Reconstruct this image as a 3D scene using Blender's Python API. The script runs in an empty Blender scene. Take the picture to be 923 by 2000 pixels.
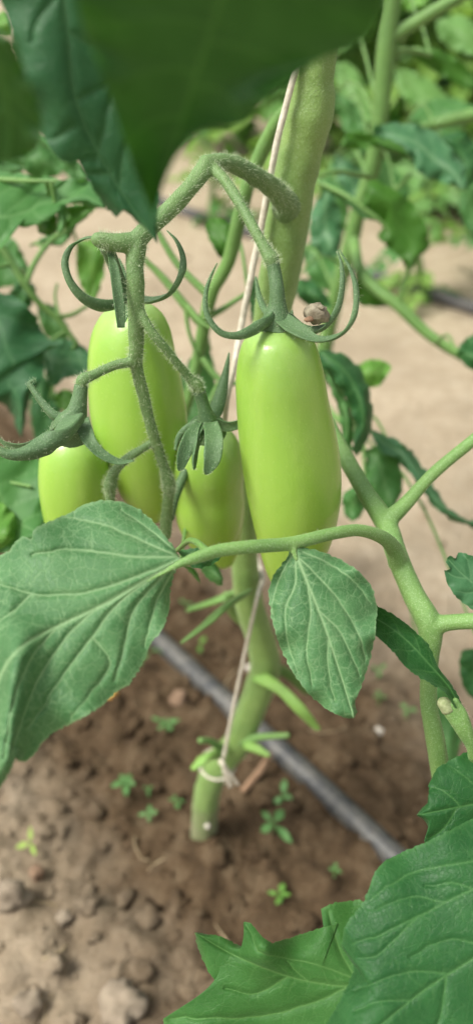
import bpy, bmesh, math, random
import numpy as np
from mathutils import Vector, noise, Matrix

R = math.radians
scene = bpy.context.scene
col = scene.collection

# ------------------------------------------------------------------ camera
H = 0.484                      # eye height above the soil (m)
PITCH = R(35.0)
FPX = 1570.0                   # focal length in photo pixels (923 x 2000)
CP, SP = math.cos(PITCH), math.sin(PITCH)
cam_d = bpy.data.cameras.new('camera')
cam = bpy.data.objects.new('camera', cam_d)
col.objects.link(cam)
cam.location = (0, 0, H)
cam.rotation_euler = (R(90) - PITCH, 0, 0)
cam_d.sensor_fit = 'VERTICAL'
cam_d.sensor_height = 36.0
cam_d.lens = 36.0 * FPX / 2000.0
cam_d.clip_start = 0.01
cam_d.clip_end = 500
cam_d.dof.use_dof = True
cam_d.dof.focus_distance = 0.242
cam_d.dof.aperture_fstop = 7.2
scene.camera = cam

# ------------------------------------------------------------------ light
SUN_EL, SUN_AZ = R(56), R(248)     # azimuth clockwise from +Y (from the left, a little behind the camera)
world = bpy.data.worlds.new('World')
scene.world = world
world.use_nodes = True
wn = world.node_tree
wn.nodes.clear()
sky = wn.nodes.new('ShaderNodeTexSky')
sky.sky_type = 'NISHITA'
sky.sun_disc = False
sky.sun_elevation = SUN_EL
sky.sun_rotation = SUN_AZ
sky.dust_density = 4.0
hs = wn.nodes.new('ShaderNodeHueSaturation')
hs.inputs['Saturation'].default_value = 0.14
bg = wn.nodes.new('ShaderNodeBackground')
bg.inputs['Strength'].default_value = 0.075
wo = wn.nodes.new('ShaderNodeOutputWorld')
wn.links.new(sky.outputs[0], hs.inputs['Color'])
wn.links.new(hs.outputs[0], bg.inputs[0])
wn.links.new(bg.outputs[0], wo.inputs[0])
sun_d = bpy.data.lights.new('sun', 'SUN')
sun_d.energy = 1.5
sun_d.angle = R(20)
sun_d.color = (1.0, 0.95, 0.84)
sun = bpy.data.objects.new('sun', sun_d)
col.objects.link(sun)
sdir = Vector((math.sin(SUN_AZ) * math.cos(SUN_EL), math.cos(SUN_AZ) * math.cos(SUN_EL), math.sin(SUN_EL)))
sun.rotation_euler = sdir.to_track_quat('Z', 'Y').to_euler()
sun.location = sdir * 5
vs = scene.view_settings
vs.view_transform = 'Standard'
vs.look = 'None'
vs.exposure = 1.5
vs.gamma = 1.0
vs.use_curve_mapping = False

# ------------------------------------------------------------------ pixels to places
def P(px, py, z):
    """photo pixel + distance along the optical axis -> world point"""
    x = (px - 461.5) / FPX * z
    u = (1000.0 - py) / FPX * z
    return Vector((x, z * CP + u * SP, H - z * SP + u * CP))

def zY(py, Y):
    """depth at which the ray of row py meets the upright plane y = Y"""
    return Y / (CP - (py - 1000.0) / FPX * SP)

def zG(py, h=0.0):
    return (H - h) / (SP + (py - 1000.0) / FPX * CP)

def srgb(r, g, b):
    f = lambda c: (c / 255.0) / 12.92 if c <= 10 else (((c / 255.0) + 0.055) / 1.055) ** 2.4
    return (f(r), f(g), f(b), 1.0)

ROW = Vector((0.64, -0.768, 0))      # the planted rows run this way
NRM = Vector((0.768, 0.64, 0))       # across the rows

# ------------------------------------------------------------------ objects
ORG = {}
def thing(name, label, cat, loc, group=None):
    o = bpy.data.objects.new(name, None)
    col.objects.link(o)
    o.empty_display_size = 0.01
    o.location = loc
    o['label'] = label
    o['category'] = cat
    if group:
        o['group'] = group
    ORG[o] = Vector(loc)
    return o

def finish(me, smooth=True):
    if smooth:
        me.polygons.foreach_set('use_smooth', [True] * len(me.polygons))
    me.update()

def part(name, verts, faces, mat, root, parent=None, attrs=None, smooth=True):
    org = ORG.get(root, Vector((0, 0, 0))) if root else Vector((0, 0, 0))
    me = bpy.data.meshes.new(name)
    V = np.asarray(verts, dtype=float) - np.array(org)
    me.from_pydata(V.tolist(), [], faces)
    if attrs:
        for k, a in attrs.items():
            at = me.attributes.new(k, 'FLOAT', 'POINT')
            at.data.foreach_set('value', np.asarray(a, dtype=np.float32))
    me.materials.append(mat)
    finish(me, smooth)
    o = bpy.data.objects.new(name, me)
    col.objects.link(o)
    p = parent or root
    if p:
        o.parent = p
        ORG[o] = org
    return o

def remesh(o, vox, it=6, fac=0.5):
    m = o.modifiers.new('remesh', 'REMESH')
    m.mode = 'VOXEL'
    m.voxel_size = vox
    m.use_smooth_shade = True
    s = o.modifiers.new('smooth', 'SMOOTH')
    s.factor = fac
    s.iterations = it

# ------------------------------------------------------------------ materials
class G:
    def __init__(s, name):
        s.m = bpy.data.materials.new(name)
        s.m.use_nodes = True
        s.t = s.m.node_tree
        s.t.nodes.clear()
        s.out = s.n('ShaderNodeOutputMaterial')
    def n(s, typ, **kw):
        nd = s.t.nodes.new(typ)
        for k, v in kw.items():
            setattr(nd, k, v)
        return nd
    def l(s, a, b):
        s.t.links.new(a, b)
    def coord(s):
        return s.n('ShaderNodeTexCoord').outputs['Object']
    def noise(s, scale, detail=3.0, rough=0.55, vec=None):
        nd = s.n('ShaderNodeTexNoise')
        nd.inputs['Scale'].default_value = scale
        nd.inputs['Detail'].default_value = detail
        nd.inputs['Roughness'].default_value = rough
        s.l(vec if vec else s.coord(), nd.inputs['Vector'])
        return nd.outputs['Fac']
    def ramp(s, fac, stops):
        nd = s.n('ShaderNodeValToRGB')
        e = nd.color_ramp.elements
        while len(e) < len(stops):
            e.new(0.5)
        for i, (p, c) in enumerate(stops):
            e[i].position = p
            e[i].color = c if len(c) == 4 else (*c, 1)
        s.l(fac, nd.inputs['Fac'])
        return nd.outputs['Color']
    def mix(s, fac, a, b, mode='MIX'):
        nd = s.n('ShaderNodeMix', data_type='RGBA', blend_type=mode)
        for sock, v in ((nd.inputs[0], fac), (nd.inputs[6], a), (nd.inputs[7], b)):
            if hasattr(v, 'is_linked'):
                s.l(v, sock)
            else:
                sock.default_value = v
        return nd.outputs[2]
    def math(s, op, a, b=0.0, clamp=False):
        nd = s.n('ShaderNodeMath', operation=op, use_clamp=clamp)
        for sock, v in ((nd.inputs[0], a), (nd.inputs[1], b)):
            if hasattr(v, 'is_linked'):
                s.l(v, sock)
            else:
                sock.default_value = v
        return nd.outputs[0]
    def bump(s, h, strength, dist):
        nd = s.n('ShaderNodeBump')
        nd.inputs['Strength'].default_value = strength
        nd.inputs['Distance'].default_value = dist
        s.l(h, nd.inputs['Height'])
        return nd.outputs[0]
    def bsdf(s, **kw):
        nd = s.n('ShaderNodeBsdfPrincipled')
        for k, v in kw.items():
            sock = nd.inputs[k]
            if hasattr(v, 'is_linked'):
                s.l(v, sock)
            else:
                sock.default_value = v
        return nd
    def done(s, sh):
        s.l(sh, s.out.inputs['Surface'])
        return s.m

def leaf_mat(name, a, b, vein, trans, tf=0.25, veinmix=0.75, fuzz=0.25, rough=0.46, sheen=0.05, net=0.0):
    g = G(name)
    base = g.ramp(g.noise(90, 4, 0.6), [(0.35, a), (0.68, b)])
    # fine pale down on the blade
    f = g.noise(2600, 2, 0.6)
    f = g.math('MULTIPLY', g.math('SUBTRACT', f, 0.5, True), fuzz * 6, True)
    base = g.mix(f, base, vein)
    at = g.n('ShaderNodeAttribute', attribute_name='vein')
    base = g.mix(g.math('MULTIPLY', at.outputs['Fac'], veinmix, True), base, vein)
    h = g.math('ADD', g.math('MULTIPLY', g.noise(1500, 3, 0.6), 0.6), g.math('MULTIPLY', g.noise(700, 2), 0.5))
    if net:
        nz = g.n('ShaderNodeTexNoise')
        nz.inputs['Scale'].default_value = 420
        g.l(g.coord(), nz.inputs['Vector'])
        wv = g.n('ShaderNodeVectorMath', operation='MULTIPLY_ADD')
        wv.inputs[1].default_value = (0.0016, 0.0016, 0.0016)
        g.l(nz.outputs['Color'], wv.inputs[0])
        g.l(g.coord(), wv.inputs[2])
        for sc, th, am in ((300, 0.05, net), (720, 0.07, net * 0.5)):
            vo = g.n('ShaderNodeTexVoronoi', feature='DISTANCE_TO_EDGE')
            vo.inputs['Scale'].default_value = sc
            g.l(wv.outputs[0], vo.inputs['Vector'])
            ln = g.math('SUBTRACT', 1.0, g.math('DIVIDE', vo.outputs['Distance'], th, True), True)
            base = g.mix(g.math('MULTIPLY', ln, am), base, vein)
            h = g.math('SUBTRACT', h, g.math('MULTIPLY', ln, 0.5))
    nb = g.bump(h, 0.35, 0.0005)
    p = g.bsdf(**{'Base Color': base, 'Roughness': rough, 'Normal': nb, 'Sheen Weight': sheen,
                  'Sheen Roughness': 0.45, 'Sheen Tint': (0.75, 0.95, 0.75, 1), 'Specular IOR Level': 0.25})
    tr = g.n('ShaderNodeBsdfTranslucent')
    g.l(g.mix(0.35, trans, base), tr.inputs['Color'])
    mx = g.n('ShaderNodeMixShader')
    mx.inputs[0].default_value = tf
    g.l(p.outputs[0], mx.inputs[1])
    g.l(tr.outputs[0], mx.inputs[2])
    return g.done(mx.outputs[0])

def stem_mat(name, a, b, fuzz=(0.55, 0.68, 0.42, 1), rough=0.55, sheen=0.08, scale=60, dirt=False):
    g = G(name)
    base = g.ramp(g.noise(scale, 4, 0.6), [(0.3, a), (0.7, b)])
    f = g.noise(2400, 2, 0.6)
    f = g.math('MULTIPLY', g.math('SUBTRACT', f, 0.52, True), 1.6, True)
    base = g.mix(f, base, fuzz)
    if dirt:
        sep = g.n('ShaderNodeSeparateXYZ')
        g.l(g.coord(), sep.inputs[0])
        k = g.math('ADD', g.math('MULTIPLY', sep.outputs['Z'], -14.0), g.math('ADD', 0.42, g.noise(90, 4, 0.6)))
        base = g.mix(g.math('MULTIPLY', g.math('SUBTRACT', k, 0.15, True), 1.3, True), base, (0.20, 0.155, 0.11, 1))
    h = g.math('ADD', g.noise(1800, 3, 0.6), g.math('MULTIPLY', g.noise(380, 2), 1.0))
    p = g.bsdf(**{'Base Color': base, 'Roughness': rough, 'Normal': g.bump(h, 0.5, 0.0006), 'Sheen Weight': sheen,
                  'Sheen Roughness': 0.4, 'Sheen Tint': (0.85, 1, 0.7, 1), 'Subsurface Weight': 0.12,
                  'Subsurface Radius': (0.4, 1.0, 0.2), 'Subsurface Scale': 0.002})
    return g.done(p.outputs[0])

M = {}
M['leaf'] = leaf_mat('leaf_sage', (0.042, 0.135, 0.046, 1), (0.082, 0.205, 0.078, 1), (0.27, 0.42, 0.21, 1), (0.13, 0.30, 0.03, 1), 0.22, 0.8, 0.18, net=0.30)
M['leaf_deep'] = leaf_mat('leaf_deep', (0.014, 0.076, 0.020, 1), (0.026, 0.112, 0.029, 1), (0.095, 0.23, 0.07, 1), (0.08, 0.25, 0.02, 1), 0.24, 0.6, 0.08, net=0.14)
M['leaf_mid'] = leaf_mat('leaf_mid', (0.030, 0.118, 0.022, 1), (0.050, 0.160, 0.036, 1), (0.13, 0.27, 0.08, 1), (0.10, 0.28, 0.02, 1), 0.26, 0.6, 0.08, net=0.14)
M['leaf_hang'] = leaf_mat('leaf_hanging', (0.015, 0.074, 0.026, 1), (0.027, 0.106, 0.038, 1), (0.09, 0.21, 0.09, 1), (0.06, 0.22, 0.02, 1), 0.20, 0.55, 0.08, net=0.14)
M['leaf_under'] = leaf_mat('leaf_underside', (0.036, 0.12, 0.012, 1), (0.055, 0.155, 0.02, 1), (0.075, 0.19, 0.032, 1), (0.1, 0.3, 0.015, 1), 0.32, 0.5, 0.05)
M['leaf_shade'] = leaf_mat('leaf_shade_tint', (0.017, 0.07, 0.01, 1), (0.032, 0.105, 0.018, 1), (0.075, 0.19, 0.035, 1), (0.06, 0.22, 0.012, 1), 0.17, 0.6, 0.05)  # shade on the overhanging leaves put into a darker, less translucent colour
M['leaf_back'] = leaf_mat('leaf_background', (0.046, 0.155, 0.036, 1), (0.075, 0.205, 0.056, 1), (0.18, 0.34, 0.13, 1), (0.12, 0.34, 0.03, 1), 0.3, 0.5, 0.08)
M['leaf_teal'] = leaf_mat('leaf_bluish', (0.036, 0.125, 0.048, 1), (0.062, 0.175, 0.075, 1), (0.17, 0.31, 0.15, 1), (0.10, 0.28, 0.04, 1), 0.24, 0.5, 0.08)
M['leaf_bright'] = leaf_mat('leaf_bright', (0.08, 0.22, 0.03, 1), (0.13, 0.30, 0.05, 1), (0.24, 0.42, 0.12, 1), (0.20, 0.45, 0.03, 1), 0.35, 0.5, 0.05)
M['leaf_far'] = leaf_mat('leaf_far', (0.10, 0.24, 0.06, 1), (0.16, 0.33, 0.10, 1), (0.26, 0.42, 0.18, 1), (0.22, 0.46, 0.05, 1), 0.38, 0.4, 0.05)
M['leaf_far_yellow'] = leaf_mat('leaf_far_yellow', (0.16, 0.30, 0.05, 1), (0.22, 0.38, 0.08, 1), (0.3, 0.45, 0.18, 1), (0.28, 0.5, 0.05, 1), 0.38, 0.4, 0.05)
M['leaf_seed'] = leaf_mat('leaf_seedling', (0.076, 0.208, 0.056, 1), (0.122, 0.272, 0.088, 1), (0.222, 0.378, 0.162, 1), (0.2, 0.45, 0.08, 1), 0.3, 0.4, 0.05)
M['leaf_yellow'] = leaf_mat('leaf_yellow', (0.22, 0.36, 0.06, 1), (0.30, 0.42, 0.09, 1), (0.4, 0.5, 0.2, 1), (0.4, 0.5, 0.05, 1), 0.3, 0.4, 0.05)
M['stem'] = stem_mat('stem_main', (0.125, 0.225, 0.045, 1), (0.19, 0.30, 0.07, 1), sheen=0.3, dirt=True)
M['truss'] = stem_mat('stem_truss', (0.085, 0.17, 0.05, 1), (0.13, 0.23, 0.07, 1), (0.36, 0.47, 0.25, 1))
M['petiole'] = stem_mat('stem_petiole', (0.11, 0.23, 0.055, 1), (0.17, 0.31, 0.08, 1))
M['stem_back'] = stem_mat('stem_background', (0.075, 0.18, 0.03, 1), (0.125, 0.26, 0.05, 1))
M['sepal'] = stem_mat('sepal_green', (0.05, 0.115, 0.04, 1), (0.085, 0.165, 0.06, 1), (0.30, 0.42, 0.24, 1))
M['shoot'] = stem_mat('stem_young_shoot', (0.14, 0.29, 0.045, 1), (0.20, 0.36, 0.065, 1))
M['hair'] = stem_mat('plant_hair', (0.45, 0.55, 0.33, 1), (0.6, 0.68, 0.45, 1))

def fruit_mat():
    g = G('tomato_skin')
    at = g.n('ShaderNodeAttribute', attribute_name='along')
    c = g.ramp(at.outputs['Fac'], [(0.0, (0.24, 0.40, 0.10, 1)), (0.10, (0.31, 0.47, 0.15, 1)), (0.30, (0.275, 0.455, 0.075, 1)),
                                  (0.6, (0.27, 0.445, 0.058, 1)), (1.0, (0.30, 0.42, 0.055, 1))])
    c = g.mix(g.math('MULTIPLY', g.noise(55, 3, 0.5), 0.5), c, (0.20, 0.40, 0.045, 1))
    mp = g.n('ShaderNodeMapping')
    mp.inputs['Scale'].default_value = (1, 1, 0.08)
    g.l(g.coord(), mp.inputs['Vector'])
    st = g.noise(190, 3, 0.6, mp.outputs[0])
    c = g.mix(g.math('MULTIPLY', g.math('SUBTRACT', st, 0.45, True), 0.6, True), c, (0.42, 0.54, 0.16, 1))
    sp = g.n('ShaderNodeTexVoronoi')
    sp.inputs['Scale'].default_value = 420
    g.l(g.coord(), sp.inputs['Vector'])
    c = g.mix(g.math('MULTIPLY', g.math('LESS_THAN', sp.outputs['Distance'], 0.16), 0.10), c, (0.45, 0.62, 0.2, 1))
    h = g.math('ADD', g.noise(260, 2), g.math('MULTIPLY', g.noise(1500, 2), 0.35))
    p = g.bsdf(**{'Base Color': c, 'Roughness': 0.29, 'Normal': g.bump(h, 0.30, 0.0006), 'Subsurface Weight': 0.35,
                  'Subsurface Radius': (0.9, 1.0, 0.25), 'Subsurface Scale': 0.006, 'Specular IOR Level': 0.5})
    return g.done(p.outputs[0])
M['fruit'] = fruit_mat()

def soil_mat(name, speck=0.0):
    g = G(name)
    geo = g.n('ShaderNodeNewGeometry').outputs['Position']
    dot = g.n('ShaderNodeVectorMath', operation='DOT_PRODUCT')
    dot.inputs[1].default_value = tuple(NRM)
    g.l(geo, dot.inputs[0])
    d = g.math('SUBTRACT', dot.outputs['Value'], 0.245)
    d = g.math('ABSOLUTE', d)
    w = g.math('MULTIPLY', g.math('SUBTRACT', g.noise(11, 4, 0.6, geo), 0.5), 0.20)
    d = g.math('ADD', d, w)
    row_band = g.n('ShaderNodeMapRange')
    row_band.inputs['From Min'].default_value = 0.09
    row_band.inputs['From Max'].default_value = 0.27
    g.l(d, row_band.inputs['Value'])
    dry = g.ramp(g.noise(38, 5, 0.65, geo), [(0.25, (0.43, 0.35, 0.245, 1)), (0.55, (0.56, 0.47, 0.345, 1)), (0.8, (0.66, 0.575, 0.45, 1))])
    moist_shaded = g.ramp(g.noise(60, 5, 0.65, geo), [(0.25, (0.066, 0.045, 0.026, 1)), (0.5, (0.113, 0.076, 0.043, 1)), (0.75, (0.19, 0.142, 0.088, 1))])  # moist soil along the row, with the plants' shade put into the colour
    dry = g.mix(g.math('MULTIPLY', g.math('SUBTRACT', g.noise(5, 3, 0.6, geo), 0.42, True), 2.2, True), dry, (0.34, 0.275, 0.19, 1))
    c = g.mix(row_band.outputs['Result'], moist_shaded, dry)
    c = g.mix(g.math('MULTIPLY', g.noise(420, 3, 0.6, geo), 0.45), c, (0.2, 0.13, 0.08, 1), 'MULTIPLY')
    h = g.math('ADD', g.math('MULTIPLY', g.noise(130, 5, 0.65, geo), 1.0), g.math('MULTIPLY', g.noise(600, 3, 0.6, geo), 0.3))
    p = g.bsdf(**{'Base Color': c, 'Roughness': 0.95, 'Normal': g.bump(h, 1.0, 0.006), 'Specular IOR Level': 0.15})
    return g.done(p.outputs[0])
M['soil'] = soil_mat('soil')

def plain_mat(name, a, b, scale, rough=0.8, bump=0.4, bd=0.0008, c2=None):
    g = G(name)
    c = g.ramp(g.noise(scale, 5, 0.62), [(0.33, a), (0.66, b)])
    p = g.bsdf(**{'Base Color': c, 'Roughness': rough, 'Normal': g.bump(g.noise(scale * 6, 4, 0.6), bump, bd)})
    return g.done(p.outputs[0])
M['pipe'] = plain_mat('pipe_dusty_plastic', (0.022, 0.026, 0.031, 1), (0.115, 0.11, 0.096, 1), 75, 0.5, 0.15)
M['pipe_far'] = plain_mat('pipe_dark_plastic', (0.03, 0.03, 0.034, 1), (0.10, 0.095, 0.09, 1), 30, 0.6, 0.15)
M['twine'] = plain_mat('twine_fibre', (0.47, 0.43, 0.33, 1), (0.68, 0.64, 0.53, 1), 420, 0.8, 0.5)
M['stone'] = plain_mat('stone_grey', (0.17, 0.135, 0.095, 1), (0.27, 0.22, 0.16, 1), 120, 0.9, 0.6)
M['stone_red'] = plain_mat('stone_reddish', (0.16, 0.10, 0.062, 1), (0.25, 0.165, 0.105, 1), 120, 0.9, 0.6)
M['stone_white'] = plain_mat('stone_white', (0.42, 0.38, 0.32, 1), (0.6, 0.56, 0.48, 1), 200, 0.7, 0.3)
M['husk'] = plain_mat('husk_papery', (0.13, 0.105, 0.062, 1), (0.36, 0.325, 0.23, 1), 330, 0.5, 0.6)
M['dead'] = plain_mat('dead_petal', (0.55, 0.26, 0.04, 1), (0.7, 0.38, 0.08, 1), 200, 0.6, 0.3)
M['twig'] = plain_mat('twig_dry', (0.20, 0.12, 0.07, 1), (0.32, 0.2, 0.12, 1), 200, 0.9, 0.5)
M['straw'] = plain_mat('straw_dry', (0.22, 0.16, 0.09, 1), (0.48, 0.39, 0.24, 1), 60, 0.8, 0.3)
M['cut'] = plain_mat('cut_stalk_end', (0.20, 0.25, 0.10, 1), (0.36, 0.40, 0.22, 1), 900, 0.8, 0.5)

# ------------------------------------------------------------------ curves, tubes
def catmull(pts, per=10):
    pts = [np.asarray(p, float) for p in pts]
    if len(pts) < 3:
        a, b = pts[0], pts[-1]
        return np.array([a + (b - a) * i / per for i in range(per + 1)])
    ext = [2 * pts[0] - pts[1]] + pts + [2 * pts[-1] - pts[-2]]
    out = []
    for i in range(1, len(ext) - 2):
        p0, p1, p2, p3 = ext[i - 1], ext[i], ext[i + 1], ext[i + 2]
        for k in range(per):
            t = k / per
            out.append(0.5 * (2 * p1 + (p2 - p0) * t + (2 * p0 - 5 * p1 + 4 * p2 - p3) * t * t + (3 * p1 - p0 - 3 * p2 + p3) * t ** 3))
    out.append(ext[-2])
    return np.array(out)

def resample(pts, n):
    pts = np.asarray(pts, float)
    d = np.concatenate([[0], np.cumsum(np.linalg.norm(np.diff(pts, axis=0), axis=1))])
    t = np.linspace(0, d[-1], n)
    return np.stack([np.interp(t, d, pts[:, i]) for i in range(pts.shape[1])], 1)

def tube(path, nseg=14, ratio=1.0, wdir=None, wob=0.04, seed=0, ribs=0.0, cup=0.0):
    """path rows: x y z radius (world).  ratio < 1 flattens across wdir."""
    path = np.asarray(path, float)
    C, r = path[:, :3], path[:, 3]
    n = len(C)
    T = np.gradient(C, axis=0)
    T /= np.linalg.norm(T, axis=1)[:, None] + 1e-12
    ref = np.array(wdir if wdir is not None else (1, 0, 0), float)
    if wdir is None and abs(T[0] @ ref) > 0.85:
        ref = np.array((0, 0, 1.0))
    V, N = [], []
    u = ref
    for i in range(n):
        base = ref if wdir is not None else u
        w = base - T[i] * (base @ T[i])
        l = np.linalg.norm(w)
        u = w / l if l > 1e-4 else u
        v = np.cross(T[i], u)
        for k in range(nseg):
            a = 2 * math.pi * k / nseg
            rr = r[i] * (1 + wob * noise.noise(Vector(C[i] * 180) + Vector((math.cos(a), math.sin(a), seed))) + ribs * math.cos(5 * a))
            d = u * math.cos(a) * rr + v * (math.sin(a) * rr * ratio + cup * rr * (math.cos(a) ** 2 - 0.5))
            V.append(C[i] + d)
    F = []
    for i in range(n - 1):
        for k in range(nseg):
            k2 = (k + 1) % nseg
            F.append((i * nseg + k, i * nseg + k2, (i + 1) * nseg + k2, (i + 1) * nseg + k))
    F.append(tuple(range(nseg - 1, -1, -1)))
    F.append(tuple(range((n - 1) * nseg, n * nseg)))
    return V, F

def pxpath(pts, per=10, end=None):
    """pts rows: px py width_px depth -> world path with radius"""
    c = catmull(pts, per)
    out = []
    for px, py, w, z in c:
        p = P(px, py, z)
        out.append((p.x, p.y, p.z, max(w, 0.6) / 2 * z / FPX))
    return np.array(out)

def round_end(path, which=-1, k=4):
    """taper the last rows so that the end is domed"""
    path = path.copy()
    e, b = path[-1], path[-2]
    d = e[:3] - b[:3]
    d = d / (np.linalg.norm(d) + 1e-9)
    rows = [path]
    for i in range(1, k + 1):
        a = i / k * math.pi / 2 * 0.97
        rows.append(np.array([[*(e[:3] + d * e[3] * math.sin(a)), e[3] * math.cos(a)]]))
    return np.vstack(rows)

def merge(lst):
    V, F = [], []
    for v, f in lst:
        o = len(V)
        V.extend(v)
        F.extend([tuple(i + o for i in q) for q in f])
    return V, F

rng = random.Random(7)
def hairs(paths, n, lmin, lmax, w=0.00003, seed=1):
    r = random.Random(seed)
    V, F = [], []
    lens = [np.linalg.norm(np.diff(p[:, :3], axis=0), axis=1).sum() for p in paths]
    tot = sum(lens)
    for p, L in zip(paths, lens):
        for _ in range(int(n * L / tot)):
            i = r.randrange(len(p) - 1)
            f = r.random()
            c = Vector(p[i, :3] * (1 - f) + p[i + 1, :3] * f)
            rad = p[i, 3] * (1 - f) + p[i + 1, 3] * f
            t = Vector(p[i + 1, :3] - p[i, :3])
            if t.length < 1e-7:
                continue
            t.normalize()
            d = Vector((r.gauss(0, 1), r.gauss(0, 1), r.gauss(0, 1)))
            d -= t * d.dot(t)
            if d.length < 1e-3:
                continue
            d.normalize()
            b = c + d * rad * 0.9
            dd = (d + t * r.uniform(-0.5, 0.5) + Vector((r.gauss(0, 1), r.gauss(0, 1), r.gauss(0, 1))) * 0.15).normalized()
            L2 = r.uniform(lmin, lmax)
            s = dd.cross(Vector((r.gauss(0, 1), r.gauss(0, 1), r.gauss(0, 1)))).normalized() * w
            s2 = dd.cross(s).normalized() * w
            o = len(V)
            V += [b + s, b - s * 0.5 + s2, b - s * 0.5 - s2, b + dd * L2]
            F += [(o, o + 1, o + 3), (o + 1, o + 2, o + 3), (o + 2, o, o + 3)]
    return V, F

def add_hairs(paths, n, lmin, lmax, root, parent, w=0.00003, seed=1):
    V, F = hairs(paths, n, lmin, lmax, w, seed)
    o = part('fine_hair', V, F, M['hair'], root, parent, smooth=False)
    o['kind'] = 'stuff'
    return o

# ------------------------------------------------------------------ leaves
def branch_veins(mains, r, lim_lo, lim_hi, level=2, step=26.0):
    """side veins that leave the given polylines; all in flat 2-D"""
    out = []
    for w, pl in mains:
        L = np.linalg.norm(np.diff(pl, axis=0), axis=1).sum()
        k = max(2, int(L / step))
        rp = resample(pl, k * 4 + 1)
        for i in range(2, k * 4 - 1, 2):
            if r.random() < 0.35:
                continue
            t = rp[i + 1] - rp[i]
            l = np.linalg.norm(t)
            if l < 1e-6:
                continue
            t /= l
            a = r.choice((-1, 1)) * R(r.uniform(38, 65))
            d = np.array((t[0] * math.cos(a) - t[1] * math.sin(a), t[0] * math.sin(a) + t[1] * math.cos(a)))
            p = rp[i].copy()
            q = [p.copy()]
            for _ in range(r.randint(3, 7)):
                b = R(r.uniform(-28, 28))
                d = np.array((d[0] * math.cos(b) - d[1] * math.sin(b), d[0] * math.sin(b) + d[1] * math.cos(b)))
                p = p + d * step * 0.22
                q.append(p.copy())
            out.append((max(w * 0.62, 2.0), np.array(q)))
    if level > 1:
        out += branch_veins(out, r, lim_lo, lim_hi, level - 1, step * 0.8)
    return out

def vein_field(XY, groups):
    """groups: (weight, [(width, polyline)]) -> strength, distance to the strong ones"""
    pts = XY.reshape(-1, 2)
    S = np.zeros(len(pts))
    D = np.full(len(pts), 1e9)
    for weight, vs_ in groups:
        for w, pl in vs_:
            lo, hi = pl.min(0) - 60, pl.max(0) + 60
            idx = np.nonzero(((pts > lo) & (pts < hi)).all(1))[0]
            if not len(idx):
                continue
            q = pts[idx]
            best = np.full(len(idx), 1e9)
            n = len(pl) - 1
            for j in range(n):
                a, b = pl[j], pl[j + 1]
                ab = b - a
                t = np.clip(((q - a) @ ab) / (ab @ ab + 1e-12), 0, 1)
                dd = np.linalg.norm(q - (a + t[:, None] * ab), axis=1)
                ww = w * (1 - 0.65 * (j + 0.5) / n)
                best = np.minimum(best, dd / max(ww, 0.3) * w * 1.25)
            S[idx] = np.maximum(S[idx], weight * np.exp(-(best / w) ** 2))
            if weight >= 0.6:
                D[idx] = np.minimum(D[idx], best)
    return S, D

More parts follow.
